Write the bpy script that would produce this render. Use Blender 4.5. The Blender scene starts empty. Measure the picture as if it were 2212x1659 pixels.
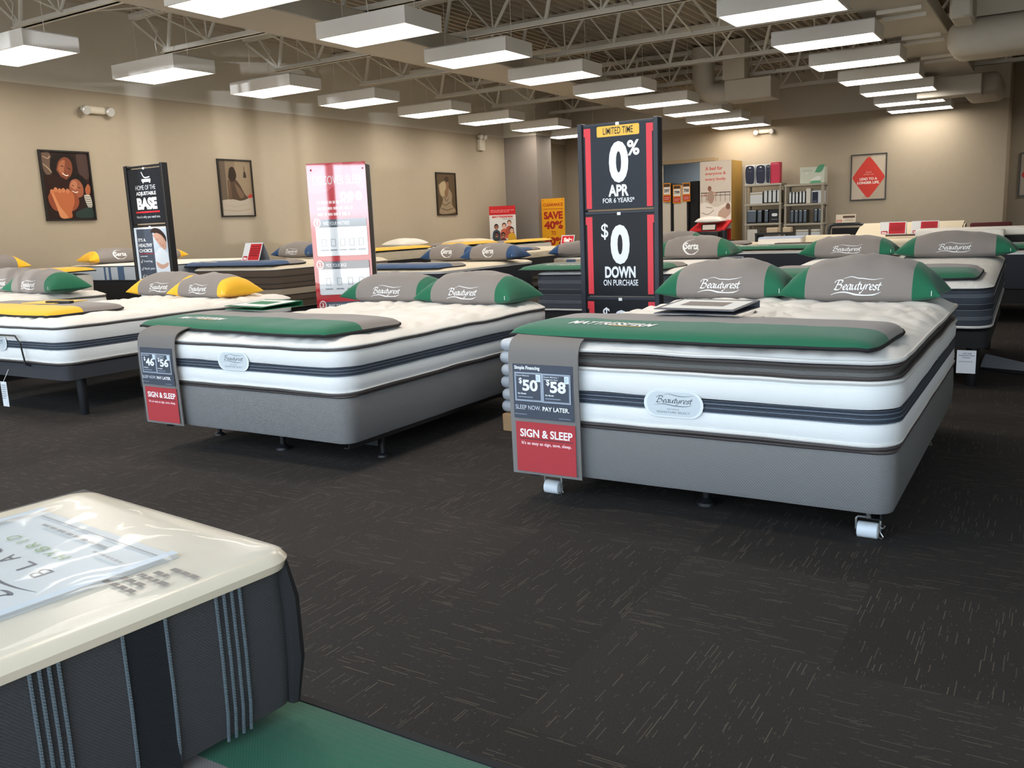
import bpy, bmesh, math, random
from mathutils import Vector, Matrix, noise
S = bpy.context.scene
COL = S.collection
random.seed(7)
R = math.radians
# ------------------------------------------------------------------ camera, sky, exposure
IW, IH, FPX = 2212.0, 1659.0, 1900.4
CAMZ = 1.19
def cam_matrix():
    yaw, pitch, roll = R(31.80336), R(10.31009), R(-2.351402)
    fwd = Vector((-math.sin(yaw)*math.cos(pitch), math.cos(yaw)*math.cos(pitch), -math.sin(pitch)))
    right = Vector((math.cos(yaw), math.sin(yaw), 0))
    up = right.cross(fwd)
    r = right*math.cos(roll)+up*math.sin(roll)
    u = -right*math.sin(roll)+up*math.cos(roll)
    return r, u, fwd
CR, CU, CF = cam_matrix()
cd = bpy.data.cameras.new('camera'); cam = bpy.data.objects.new('camera', cd); COL.objects.link(cam)
cd.sensor_width = 36; cd.lens = 36*FPX/IW; cd.clip_start = .02; cd.clip_end = 200
m3 = Matrix((CR, CU, -CF)).transposed().to_4x4(); m3.translation = (0, 0, CAMZ); cam.matrix_world = m3
S.camera = cam
def P(x, y, X=None, Y=None, Z=None):
    'measured point: photo pixel on a known world plane'
    d = CR*((x-IW/2)/FPX)-CU*((y-IH/2)/FPX)+CF
    if Y is not None: t = Y/d.y
    elif X is not None: t = X/d.x
    else: t = (Z-CAMZ)/d.z
    return Vector((0, 0, CAMZ))+d*t
S.view_settings.view_transform = 'Standard'; S.view_settings.look = 'None'
S.view_settings.exposure = 0.08; S.view_settings.gamma = 1.0
S.cycles.use_denoising = True
S.cycles.max_bounces = 7; S.cycles.diffuse_bounces = 4; S.cycles.glossy_bounces = 3
S.cycles.transparent_max_bounces = 8; S.cycles.caustics_reflective = False; S.cycles.caustics_refractive = False
S.cycles.sample_clamp_indirect = 6
SKY = 5.2; LAMP = 12.5
W = bpy.data.worlds.new('sky'); S.world = W; W.use_nodes = True
wn = W.node_tree.nodes; wl = W.node_tree.links; bg = wn['Background']
wt = wn.new('ShaderNodeTexCoord'); wsx = wn.new('ShaderNodeSeparateXYZ'); wl.new(wt.outputs['Generated'], wsx.inputs[0])
wr = wn.new('ShaderNodeValToRGB'); wl.new(wsx.outputs['Z'], wr.inputs[0])
# sunlit pavement below the horizon, bright hazy sky above
wr.color_ramp.elements[0].position = 0.0; wr.color_ramp.elements[0].color = (.50, .49, .47, 1)
wr.color_ramp.elements[1].position = .02; wr.color_ramp.elements[1].color = (.78, .90, 1.0, 1)
e = wr.color_ramp.elements.new(.6); e.color = (.58, .78, 1.0, 1)
wl.new(wr.outputs[0], bg.inputs[0]); bg.inputs[1].default_value = SKY

# ------------------------------------------------------------------ helpers
def lin(h):
    h = h.lstrip('#'); o = []
    for i in (0, 2, 4):
        c = int(h[i:i+2], 16)/255
        o.append(c/12.92 if c <= .04045 else ((c+.055)/1.055)**2.4)
    return (*o, 1)
MATS = {}
ORD_ = ['first', 'second', 'third', 'fourth', 'fifth']
def mat(name, color, rough=.6, metal=0, spec=.5, emit=0, alpha=1, bump=None, vary=0, sheen=0, coat=0):
    """bump = (kind, scale, strength) : 'noise', 'weave', 'quilt', 'knit'"""
    if name in MATS: return MATS[name]
    m = bpy.data.materials.new(name); m.use_nodes = True
    nt = m.node_tree; N = nt.nodes; L = nt.links
    b = N['Principled BSDF']; c = lin(color)
    if coat: b.inputs['Coat Weight'].default_value = 1; b.inputs['Coat IOR'].default_value = coat; b.inputs['Coat Roughness'].default_value = .03
    b.inputs['Base Color'].default_value = c; b.inputs['Roughness'].default_value = rough
    b.inputs['Metallic'].default_value = metal; b.inputs['Specular IOR Level'].default_value = spec
    if sheen: b.inputs['Sheen Weight'].default_value = sheen
    if emit:
        b.inputs['Emission Color'].default_value = c; b.inputs['Emission Strength'].default_value = emit
    if alpha < 1: b.inputs['Alpha'].default_value = alpha
    tc = N.new('ShaderNodeTexCoord')
    if vary:
        n = N.new('ShaderNodeTexNoise'); n.inputs['Scale'].default_value = 9; n.inputs['Detail'].default_value = 4
        L.new(tc.outputs['Object'], n.inputs['Vector'])
        hv = N.new('ShaderNodeHueSaturation'); hv.inputs['Color'].default_value = c
        mr = N.new('ShaderNodeMapRange'); mr.inputs[3].default_value = 1-vary; mr.inputs[4].default_value = 1+vary
        L.new(n.outputs[0], mr.inputs[0]); L.new(mr.outputs[0], hv.inputs['Value']); L.new(hv.outputs[0], b.inputs['Base Color'])
    if bump:
        kind, sc, st = bump
        bp = N.new('ShaderNodeBump'); bp.inputs['Strength'].default_value = st; bp.inputs['Distance'].default_value = .004
        if kind == 'noise':
            t = N.new('ShaderNodeTexNoise'); t.inputs['Scale'].default_value = sc; t.inputs['Detail'].default_value = 5
            L.new(tc.outputs['Object'], t.inputs['Vector']); out = t.outputs[0]
        elif kind in ('weave', 'knit'):
            mp = N.new('ShaderNodeMapping'); L.new(tc.outputs['Object'], mp.inputs[0])
            w1 = N.new('ShaderNodeTexWave'); w1.wave_type = 'BANDS'; w1.bands_direction = 'Z'; w1.inputs['Scale'].default_value = sc
            w2 = N.new('ShaderNodeTexWave'); w2.bands_direction = 'DIAGONAL'; w2.inputs['Scale'].default_value = sc*.8
            L.new(mp.outputs[0], w1.inputs['Vector']); L.new(mp.outputs[0], w2.inputs['Vector'])
            mu = N.new('ShaderNodeMath'); mu.operation = 'MULTIPLY' if kind == 'weave' else 'ADD'
            L.new(w1.outputs['Fac'], mu.inputs[0]); L.new(w2.outputs['Fac'], mu.inputs[1]); out = mu.outputs[0]
            if kind == 'weave':   # threads of two tones
                mx = N.new('ShaderNodeMix'); mx.data_type = 'RGBA'
                mx.inputs[6].default_value = tuple(v*.72 for v in c[:3])+(1,); mx.inputs[7].default_value = tuple(min(1, v*1.35) for v in c[:3])+(1,)
                L.new(out, mx.inputs[0]); L.new(mx.outputs[2], b.inputs['Base Color'])
        elif kind == 'quilt':
            t = N.new('ShaderNodeTexVoronoi'); t.feature = 'SMOOTH_F1'; t.inputs['Scale'].default_value = sc
            mp = N.new('ShaderNodeMapping'); mp.inputs['Scale'].default_value = (1, .55, 1); mp.inputs['Rotation'].default_value = (0, 0, .5)
            nz = N.new('ShaderNodeTexNoise'); nz.inputs['Scale'].default_value = 3
            L.new(tc.outputs['Object'], nz.inputs['Vector'])
            va = N.new('ShaderNodeVectorMath'); va.operation = 'ADD'
            vs = N.new('ShaderNodeVectorMath'); vs.operation = 'SCALE'; vs.inputs['Scale'].default_value = .35
            L.new(nz.outputs['Color'], vs.inputs[0]); L.new(tc.outputs['Object'], va.inputs[0]); L.new(vs.outputs[0], va.inputs[1])
            L.new(va.outputs[0], mp.inputs[0]); L.new(mp.outputs[0], t.inputs['Vector']); out = t.outputs[0]
            bp.inputs['Distance'].default_value = .02; bp.invert = True
        L.new(out, bp.inputs['Height']); L.new(bp.outputs[0], b.inputs['Normal'])
    MATS[name] = m
    return m
def C(h, rough=.6):
    'plain printed colour'
    return mat('print_'+h.strip('#')+('' if rough == .6 else '_%d' % int(rough*100)), h, rough, vary=.02, spec=.3, coat=2.35 if rough == .31 else 0)

def new_obj(name, bm, mats, parent=None, smooth=True, loc=None, rot=None):
    me = bpy.data.meshes.new(name)
    bm.to_mesh(me); bm.free()
    for m in (mats if isinstance(mats, (list, tuple)) else [mats]): me.materials.append(m)
    if smooth:
        for p in me.polygons: p.use_smooth = True
        try: me.set_sharp_from_angle(angle=R(38))
        except Exception: pass
    o = bpy.data.objects.new(name, me); COL.objects.link(o)
    if parent: o.parent = parent
    if loc is not None: o.location = loc
    if rot is not None: o.rotation_euler = rot
    return o
def tag(o, label, cat, group=None, kind=None):
    o['label'] = label
    if cat: o['category'] = cat
    if group: o['group'] = group
    if kind: o['kind'] = kind
    return o
def thing(name, label, cat, loc=(0, 0, 0), rz=0, group=None, rot=None):
    o = bpy.data.objects.new(name, None); COL.objects.link(o); o.empty_display_size = .1
    o.location = loc; o.rotation_euler = rot if rot else (0, 0, rz)
    return tag(o, label, cat, group)
def struct(name, bm, m, label=None, smooth=False):
    o = new_obj(name, bm, m, smooth=smooth); o['kind'] = 'structure'
    if label: o['label'] = label
    return o
def box(bm, x0, y0, z0, x1, y1, z1, mi=0, bev=0, seg=2):
    r = bmesh.ops.create_cube(bm, size=1)
    bmesh.ops.scale(bm, vec=(abs(x1-x0), abs(y1-y0), abs(z1-z0)), verts=r['verts'])
    bmesh.ops.translate(bm, vec=((x0+x1)/2, (y0+y1)/2, (z0+z1)/2), verts=r['verts'])
    fs = {f for v in r['verts'] for f in v.link_faces}
    for f in fs: f.material_index = mi
    if bev:
        es = {e for v in r['verts'] for e in v.link_edges}
        g = bmesh.ops.bevel(bm, geom=list(es), offset=bev, segments=seg, affect='EDGES', profile=.5)
        for f in g['faces']: f.material_index = mi
    return r
def tube(bm, pts, r, n=8, mi=0, closed=False, cap=True):
    pts = [Vector(p) for p in pts]; rings = []; N = len(pts)
    rad = r if isinstance(r, (list, tuple)) else [r]*N
    prev = None
    for i, p in enumerate(pts):
        if closed: t = pts[(i+1) % N]-pts[i-1]
        else: t = pts[min(i+1, N-1)]-pts[max(i-1, 0)]
        t.normalize()
        if prev is None:
            a = Vector((0, 0, 1)) if abs(t.z) < .9 else Vector((1, 0, 0))
            u = t.cross(a).normalized()
        else:
            u = (prev-t*prev.dot(t)).normalized()
        prev = u; v = t.cross(u)
        rings.append([bm.verts.new(p+(u*math.cos(2*math.pi*k/n)+v*math.sin(2*math.pi*k/n))*rad[i]) for k in range(n)])
    for i in range(N if closed else N-1):
        a, b = rings[i], rings[(i+1) % N]
        for k in range(n):
            f = bm.faces.new((a[k], a[(k+1) % n], b[(k+1) % n], b[k])); f.material_index = mi
    if cap and not closed:
        bm.faces.new(rings[0][::-1]).material_index = mi; bm.faces.new(rings[-1]).material_index = mi
def cyl(bm, c0, c1, r, n=16, mi=0): tube(bm, [c0, c1], r, n, mi)

# ------------------------------------------------------------------ writing
TCACHE = {}
def glyphs(body, bold=0.0):
    key = (body, bold)
    if key in TCACHE: return TCACHE[key]
    cu = bpy.data.curves.new('t', 'FONT'); cu.body = body; cu.size = 1; cu.offset = bold; cu.resolution_u = 4; cu.fill_mode = 'FRONT'
    o = bpy.data.objects.new('t', cu); COL.objects.link(o)
    dg = bpy.context.evaluated_depsgraph_get(); dg.update()
    e = o.evaluated_get(dg); me = e.to_mesh()
    v = [(p.co.x, p.co.y) for p in me.vertices]; f = [tuple(p.vertices) for p in me.polygons]
    e.to_mesh_clear(); bpy.data.objects.remove(o); bpy.data.curves.remove(cu)
    xs = [a for a, b in v] or [0, 1]; ys = [b for a, b in v] or [0, 1]
    TCACHE[key] = (v, f, min(xs), max(xs), min(ys), max(ys))
    return TCACHE[key]
def fit_text(body, x0, y0, x1, y1, bold=0.0, shear=0.0):
    v, f, a, b, c, d = glyphs(body, bold)
    out = []
    for px, py in v:
        u = (px-a)/(b-a); w = (py-c)/(d-c)
        out.append((x0+u*(x1-x0)+shear*w*(y1-y0), y0+w*(y1-y0)))
    return out, f
def spline(pts, n=6):
    if len(pts) == 2: return pts
    o = []; q = [pts[0]]+list(pts)+[pts[-1]]
    for i in range(1, len(q)-2):
        for k in range(n):
            t = k/n; a, b, c, d = q[i-1], q[i], q[i+1], q[i+2]
            o.append(tuple(.5*((2*b[j])+(-a[j]+c[j])*t+(2*a[j]-5*b[j]+4*c[j]-d[j])*t*t+(-a[j]+3*b[j]-3*c[j]+d[j])*t**3) for j in (0, 1)))
    o.append(tuple(pts[-1])); return o
SCRIPT = {
 'B': (.72, [[(-.2, .72), (-.12, .95), (.12, 1.02), (.42, 1.0), (.56, .82), (.4, .6), (.14, .52)], [(.16, .96), (.1, .5), (.02, .02)], [(.14, .53), (.48, .5), (.6, .28), (.42, .04), (.1, .0), (-.08, .08)]]),
 'e': (.4, [[(.06, .24), (.24, .27), (.34, .38), (.26, .51), (.1, .42), (.05, .2), (.14, .02), (.3, .04), (.4, .16)]]),
 'a': (.5, [[(.38, .44), (.24, .52), (.08, .38), (.05, .12), (.16, .0), (.3, .14), (.38, .46)], [(.39, .5), (.36, .12), (.44, .01), (.52, .1)]]),
 'u': (.52, [[(.04, .5), (.05, .14), (.15, .01), (.3, .14), (.38, .48)], [(.39, .5), (.37, .12), (.45, .01), (.54, .1)]]),
 't': (.33, [[(.16, .78), (.11, .14), (.2, .0), (.33, .1)], [(-.02, .5), (.33, .51)]]),
 'y': (.5, [[(.04, .5), (.07, .16), (.17, .04), (.31, .16), (.4, .5)], [(.4, .5), (.36, .05), (.2, -.25), (.02, -.24)]]),
 'r': (.36, [[(.06, .5), (.06, .0)], [(.07, .24), (.17, .46), (.28, .53), (.36, .44)]]),
 's': (.36, [[(.33, .43), (.2, .52), (.08, .4), (.2, .26), (.3, .12), (.18, .0), (.01, .07)]]),
}
def ribbon(pts, w, ang=R(38), mn=.016, taper=False):
    vs = []; fs = []
    for i, p in enumerate(pts):
        a = pts[max(i-1, 0)]; b = pts[min(i+1, len(pts)-1)]
        tx, ty = b[0]-a[0], b[1]-a[1]; l = math.hypot(tx, ty) or 1; nx, ny = -ty/l, tx/l
        if taper:
            k = w*(.15+.85*math.sin(math.pi*i/(len(pts)-1))); hx, hy = nx*k/2, ny*k/2
        else:
            hx, hy = math.cos(ang)*w/2, math.sin(ang)*w/2
            if hx*nx+hy*ny < 0: hx, hy = -hx, -hy
            hx += nx*mn; hy += ny*mn
        vs += [(p[0]-hx, p[1]-hy), (p[0]+hx, p[1]+hy)]
    for i in range(len(pts)-1): fs.append((2*i, 2*i+2, 2*i+3, 2*i+1))
    return vs, fs
def script_logo(swoosh=True):
    'flowing pen lettering between two waved strokes, unit height ~1.9, width ~4.6'
    V = []; F = []
    def add(v, f):
        o = len(V); V.extend(v); F.extend([tuple(i+o for i in q) for q in f])
    x = 0
    for ch in 'Beautyrest':
        adv, strokes = SCRIPT[ch]
        for s in strokes:
            q = [(px+x+.26*py, py) for px, py in spline(s)]
            add(*ribbon(q, .125))
        x += adv*1.02
    if swoosh:
        add(*ribbon(spline([(.75, 1.12), (1.5, 1.34), (2.4, 1.16), (3.3, 1.06), (4.0, 1.12), (4.85, 1.32)], 8), .1, taper=True))
        add(*ribbon(spline([(-.4, -.42), (.3, -.26), (1.1, -.22), (2.2, -.4), (3.3, -.44), (4.1, -.34), (4.6, -.16)], 8), .12, taper=True))
    return V, F
SCR = script_logo()
def ring_logo():
    'short bold word inside an open crescent'
    V = []; F = []
    n = 40
    for k in range(n+1):
        a = R(75+k*265/n); w = .03+.16*math.sin(math.pi*k/n)
        V += [((1.0-w)*1.25*math.cos(a)+.05*w, (1.0-w*.7)*math.sin(a)), (1.25*math.cos(a), math.sin(a))]
        if k: F.append((2*k-2, 2*k, 2*k+1, 2*k-1))
    v, f = fit_text('Serta', -.98, -.42, 1.05, .5, .025, .08)
    o = len(V); V += v; F += [tuple(i+o for i in q) for q in f]
    return V, F
RNG = ring_logo()
def norm_art(VF):
    v, f = VF; xs = [a for a, b in v]; ys = [b for a, b in v]
    w = max(xs)-min(xs); h = max(ys)-min(ys)
    return [((a-min(xs))/w-.5, (b-min(ys))/h) for a, b in v], f, w/h
class Art:
    """a printed flat thing: local x right, z up, faces -y; coordinates 0..1 across its width and height"""
    def __init__(s, w, h, base='#ffffff', depth=.004, step=.0005, rough=.5, side=None):
        s.w, s.h, s.step, s.rough = w, h, min(step, .00012), rough
        s.bm = bmesh.new(); s.mats = []; s.k = 0
        box(s.bm, -w/2, 0, 0, w/2, depth, h, s.mi(side or base))
        s.front(base)
    def mi(s, c):
        m = c if not isinstance(c, str) else C(c, s.rough)
        if m not in s.mats: s.mats.append(m)
        return s.mats.index(m)
    def front(s, c): s.poly(c, [(0, 0), (1, 0), (1, 1), (0, 1)])
    def raw(s, c, V, F):
        s.k += 1; y = -s.step*s.k; mi = s.mi(c)
        vs = [s.bm.verts.new(((x-.5)*s.w, y, z*s.h)) for x, z in V]
        for q in F:
            try: f = s.bm.faces.new([vs[i] for i in q])
            except ValueError: continue
            f.material_index = mi
            if f.normal.length == 0: f.normal_update()
            if f.normal.y > 0: f.normal_flip()
    def poly(s, c, pts): s.raw(c, pts, [tuple(range(len(pts)))])
    def rect(s, c, x0, y0, x1, y1): s.poly(c, [(x0, y0), (x1, y0), (x1, y1), (x0, y1)])
    def rrect(s, c, x0, y0, x1, y1, r):
        rx, ry = r, r*s.w/s.h; pts = []
        for cx, cy, a0 in ((x1-rx, y0+ry, -90), (x1-rx, y1-ry, 0), (x0+rx, y1-ry, 90), (x0+rx, y0+ry, 180)):
            for k in range(6): a = R(a0+18*k); pts.append((cx+rx*math.cos(a), cy+ry*math.sin(a)))
        s.poly(c, pts)
    def ell(s, c, x, y, rx, ry, rot=0, n=22):
        pts = []
        for k in range(n):
            a = 2*math.pi*k/n; u, v = rx*s.w*math.cos(a), ry*s.h*math.sin(a); q = R(rot)
            pts.append((x+(u*math.cos(q)-v*math.sin(q))/s.w, y+(u*math.sin(q)+v*math.cos(q))/s.h))
        s.poly(c, pts)
    def frame(s, c, x0, y0, x1, y1, t):
        ty = t*s.w/s.h; s.k += 1; s.k -= 1
        for a in ((x0, y0, x1, y0+ty), (x0, y1-ty, x1, y1), (x0, y0, x0+t, y1), (x1-t, y0, x1, y1)): s.rect(c, *a)
    def curve(s, c, pts, w, taper=False):
        q = [(x*s.w, y*s.h) for x, y in spline(pts)]
        v, f = ribbon(q, w, mn=w*.45, taper=taper) if taper else ribbon(q, 0, mn=w/2)
        s.raw(c, [(x/s.w, y/s.h) for x, y in v], f)
    def blob(s, c, pts): s.poly(c, spline(list(pts)+[pts[0]], 5)[:-1])
    def text(s, c, body, x0, y0, x1, y1, bold=0, shear=0):
        v, f = fit_text(body, x0, y0, x1, y1, bold, shear*s.h/s.w); s.raw(c, v, f)
    def scribble(s, c, x0, y0, x1, y1, n=1):
        'lines of print too small to read'
        lh = (y1-y0)/n
        for k in range(n):
            x = x0; y = y1-lh*(k+1); e = x1-(.25*(x1-x0)*random.random() if k == n-1 and n > 1 else 0)
            while x < e-.01:
                wd = min(e-x, (x1-x0)*random.uniform(.06, .16)); s.rect(c, x, y+lh*.3, x+wd, y+lh*.75); x += wd+(x1-x0)*.025
    def logo(s, c, art, x0, y0, x1, y1):
        v, f, _ = norm_art(art); s.raw(c, [(x0+(a+.5)*(x1-x0), y0+b*(y1-y0)) for a, b in v], f)
    def build(s, name, parent=None, loc=(0, 0, 0), rot=(0, 0, 0)):
        return new_obj(name, s.bm, s.mats, parent, smooth=False, loc=loc, rot=rot)

# ------------------------------------------------------------------ surfaces
def carpet_mat():
    m = bpy.data.materials.new('carpet_tile'); m.use_nodes = True
    nt = m.node_tree; N = nt.nodes; L = nt.links; b = N['Principled BSDF']
    b.inputs['Roughness'].default_value = .95; b.inputs['Specular IOR Level'].default_value = .15
    def M(op, a, c=None, d=None):
        n = N.new('ShaderNodeMath'); n.operation = op
        for i, v in enumerate((a, c, d)):
            if v is None: continue
            if isinstance(v, (int, float)): n.inputs[i].default_value = v
            else: L.new(v, n.inputs[i])
        return n.outputs[0]
    g = N.new('ShaderNodeNewGeometry'); sp = N.new('ShaderNodeSeparateXYZ'); L.new(g.outputs['Position'], sp.inputs[0])
    T = .6096
    tx = M('DIVIDE', M('ADD', sp.outputs[0], 1.665+T*40), T); ty = M('DIVIDE', M('SUBTRACT', sp.outputs[1], 2.25-T*40), T)
    ix, iy = M('FLOOR', tx), M('FLOOR', ty)
    par = M('MODULO', M('ADD', ix, iy), 2.0)
    fx, fy = M('MULTIPLY', tx, T), M('MULTIPLY', ty, T)
    inv = M('SUBTRACT', 1.0, par)
    u = M('ADD', M('MULTIPLY', fx, par), M('MULTIPLY', fy, inv))
    v = M('ADD', M('MULTIPLY', fy, par), M('MULTIPLY', fx, inv))
    def dashes(wr, ln, thr, thick, seed):
        row = M('FLOOR', M('DIVIDE', v, wr)); vf = M('FRACT', M('DIVIDE', v, wr))
        wn = N.new('ShaderNodeTexWhiteNoise'); wn.noise_dimensions = '2D'
        cb = N.new('ShaderNodeCombineXYZ'); L.new(row, cb.inputs[0]); L.new(M('ADD', par, seed), cb.inputs[1]); L.new(cb.outputs[0], wn.inputs[0])
        uu = M('ADD', M('DIVIDE', u, ln), M('MULTIPLY', wn.outputs[0], 7.0))
        cell = M('FLOOR', uu); uf = M('FRACT', uu)
        w2 = N.new('ShaderNodeTexWhiteNoise'); w2.noise_dimensions = '3D'
        c2 = N.new('ShaderNodeCombineXYZ'); L.new(row, c2.inputs[0]); L.new(cell, c2.inputs[1]); L.new(M('ADD', par, seed), c2.inputs[2]); L.new(c2.outputs[0], w2.inputs[0])
        on = M('GREATER_THAN', w2.outputs[0], thr)
        sc = N.new('ShaderNodeSeparateColor'); L.new(w2.outputs['Color'], sc.inputs[0])
        lon = M('LESS_THAN', uf, M('ADD', .3, M('MULTIPLY', sc.outputs[1], .6)))
        return M('MULTIPLY', M('MULTIPLY', on, lon), M('MULTIPLY', M('LESS_THAN', vf, thick), M('ADD', .45, M('MULTIPLY', sc.outputs[2], .55))))
    a = dashes(.0075, .115, .84, .36, 0.0); c = dashes(.0062, .018, .94, .45, 5.0)
    dm = M('MAXIMUM', a, M('MULTIPLY', c, .6))
    nz = N.new('ShaderNodeTexNoise'); nz.inputs['Scale'].default_value = 160; nz.inputs['Detail'].default_value = 3; L.new(g.outputs['Position'], nz.inputs['Vector'])
    n2 = N.new('ShaderNodeTexWhiteNoise'); n2.noise_dimensions = '2D'
    c3 = N.new('ShaderNodeCombineXYZ'); L.new(ix, c3.inputs[0]); L.new(iy, c3.inputs[1]); L.new(c3.outputs[0], n2.inputs[0])
    m1 = N.new('ShaderNodeMix'); m1.data_type = 'RGBA'; m1.inputs[6].default_value = lin('#2b2826'); m1.inputs[7].default_value = lin('#403b38'); L.new(nz.outputs[0], m1.inputs[0])
    hv = N.new('ShaderNodeHueSaturation'); L.new(m1.outputs[2], hv.inputs['Color']); L.new(M('ADD', .9, M('MULTIPLY', n2.outputs[0], .2)), hv.inputs['Value'])
    m2 = N.new('ShaderNodeMix'); m2.data_type = 'RGBA'; L.new(dm, m2.inputs[0]); L.new(hv.outputs[0], m2.inputs[6]); m2.inputs[7].default_value = lin('#62594f')
    L.new(m2.outputs[2], b.inputs['Base Color'])
    bp = N.new('ShaderNodeBump'); bp.inputs['Strength'].default_value = .5; bp.inputs['Distance'].default_value = .003
    L.new(nz.outputs[0], bp.inputs['Height']); L.new(bp.outputs[0], b.inputs['Normal'])
    return m
TAN = mat('tan_wall_paint', '#aca08c', .75, bump=('noise', 180, .06), vary=.03)
GREIGE = mat('grey_wall_paint', '#857d76', .75, bump=('noise', 180, .06), vary=.03)
OFFW = mat('upper_wall_paint', '#cfcbc0', .7, bump=('noise', 150, .05), vary=.03)
STEEL = mat('painted_steel', '#e6e4dd', .5, vary=.04)
DECKM = mat('painted_deck', '#b7b0a2', .6, vary=.08)
DUCTM = mat('painted_duct', '#c6c1b6', .5, bump=('noise', 3, .05), vary=.05)
BLK = mat('black_metal', '#191a1d', .45, vary=.05)
BASEB = mat('black_vinyl_base', '#201f20', .5, vary=.05)
WHITE_ENAMEL = mat('white_enamel', '#eeeeec', .4, vary=.02)

XL, YB, ZT, ZD = -11.3, 21.4, 3.19, 4.36
bm = bmesh.new(); box(bm, XL-.2, -1.8, -.1, 4.7, 24.2, 0); struct('floor', bm, carpet_mat(), 'dark grey patterned carpet tile floor')
bm = bmesh.new(); box(bm, XL-.2, -1.8, 0, XL, 22, ZT); box(bm, XL-.2, -1.8, ZT, XL, 22, ZD+.1, 1); struct('wall_left', bm, [TAN, OFFW])
bm = bmesh.new(); box(bm, XL-.2, YB, 0, -8.62, YB+.2, 3.33); box(bm, -8.62, YB, 2.5, -7.2, YB+.2, 3.33); box(bm, -7.2, YB, 0, -1.0, YB+.2, 3.33)
box(bm, XL-.2, YB, 3.33, -1.0, YB+.2, ZD+.1, 1); struct('wall_back', bm, [TAN, OFFW])
bm = bmesh.new(); box(bm, -1.2, YB+.2, 0, -1.0, 23.2, ZD+.1); box(bm, -1.0, 23.0, 0, 4.7, 23.2, ZD+.1); struct('wall_recess', bm, [TAN])
bm = bmesh.new(); box(bm, 4.5, -1.8, 0, 4.7, 23.2, ZD+.1); struct('wall_right', bm, [TAN])
bm = bmesh.new(); box(bm, XL, 18.3, 0, -10.42, 19.0, ZT); box(bm, XL, 18.3, ZT, -10.42, 19.0, ZD+.1, 1); struct('wall_column', bm, [GREIGE, OFFW], 'grey boxed column in the far left corner')
# room beyond the doorway
bm = bmesh.new(); BLUEW = mat('blue_grey_paint', '#8593a1', .7, vary=.03)
box(bm, -9.6, 23.6, 0, -6.6, 23.8, 4.0); box(bm, -9.6, YB+.2, 0, -9.4, 23.6, 4.0); box(bm, -6.8, YB+.2, 0, -6.6, 23.6, 4.0); box(bm, -9.6, YB+.2, 3.96, -6.6, 23.8, 4.1)
struct('wall_stockroom', bm, [BLUEW])
bm = bmesh.new(); box(bm, -8.70, YB-.03, 0, -8.62, YB+.02, 2.56); box(bm, -7.2, YB-.03, 0, -7.12, YB+.02, 2.56); box(bm, -8.62, YB-.03, 2.5, -7.2, YB+.02, 2.58)
struct('trim_1', bm, [mat('tan_trim', '#a48f6e', .5)], 'tan doorway trim in the back wall')
for nm, a in (('baseboard_left', (XL, -1.6, 0, XL+.012, 18.3, .1)), ('baseboard_back', (-7.1, YB-.012, 0, -1.0, YB, .1))):
    bm = bmesh.new(); box(bm, *a); struct(nm, bm, [BASEB])
# storefront behind the photographer: sill, header, mullions, open to the daylight
bm = bmesh.new(); box(bm, XL-.2, -1.8, 0, 4.7, -1.6, .25); box(bm, XL-.2, -1.8, 4.1, 4.7, -1.6, ZD+.1); box(bm, XL-.2, -1.76, 2.35, 4.7, -1.64, 2.45, 1)
for x in (-11.3, -9.5, -7.7, -5.9, -4.1, -2.3, -.5, 1.3, 3.1, 4.6): box(bm, x-.06, -1.78, .25, x+.06, -1.62, 4.1, 1)
struct('wall_front', bm, [TAN, mat('anodised_mullion', '#4a4946', .4, metal=.6)])
bm = bmesh.new(); box(bm, XL-.2, -2.6, -.15, 4.7, -1.8, -.02); struct('floor_outside', bm, [mat('concrete', '#8d8b88', .9, bump=('noise', 40, .3))], 'concrete walk outside the storefront')
# sun glint thrown in by a parked car's windscreen, striped by the mullions and unseen strips added to cut the beam
gl = bpy.data.lights.new('windscreen_glint', 'SPOT'); gl.energy = 19000; gl.color = (.95, .97, 1.0); gl.spot_size = R(6.6); gl.spot_blend = .35; gl.shadow_soft_size = .06
go = bpy.data.objects.new('windscreen_glint', gl); COL.objects.link(go); go.location = (3, -20, .5)
go.rotation_euler = (Vector((-11.3, 10.2, 2.2))-go.location).to_track_quat('-Z', 'Y').to_euler()
for k, (xa_, xb_) in enumerate(((-7.3, -6.31), (-6.18, -6.03), (-5.67, -5.58), (-5.37, -5.33), (-5.23, -4.85))):
    bm = bmesh.new(); box(bm, xa_, -1.62, .5+.12*(k % 3), xb_, -1.612, 2.34)
    tag(new_obj('glint_gobo', bm, mat('gobo_paper', '#d8d4cc', .8), smooth=False), 'added unseen gobo strip that stripes the glint, %s of five from the left wall' % ORD_[k], 'banner', 'added glint gobo strips')
# corrugated roof deck
bm = bmesh.new(); x = XL-.1; prof = []
while x < 4.6:
    prof += [(x, ZD), (x+.09, ZD), (x+.105, ZD-.06), (x+.135, ZD-.06)]; x += .15
for (xa, za), (xb, zb) in zip(prof, prof[1:]):
    bm.faces.new([bm.verts.new(q) for q in ((xa, -1.8, za), (xb, -1.8, zb), (xb, 23.3, zb), (xa, 23.3, za))])
box(bm, XL-.2, -1.8, ZD+.02, 4.7, 23.3, ZD+.1)
struct('ceiling', bm, [DECKM], 'painted corrugated steel roof deck')

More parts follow.
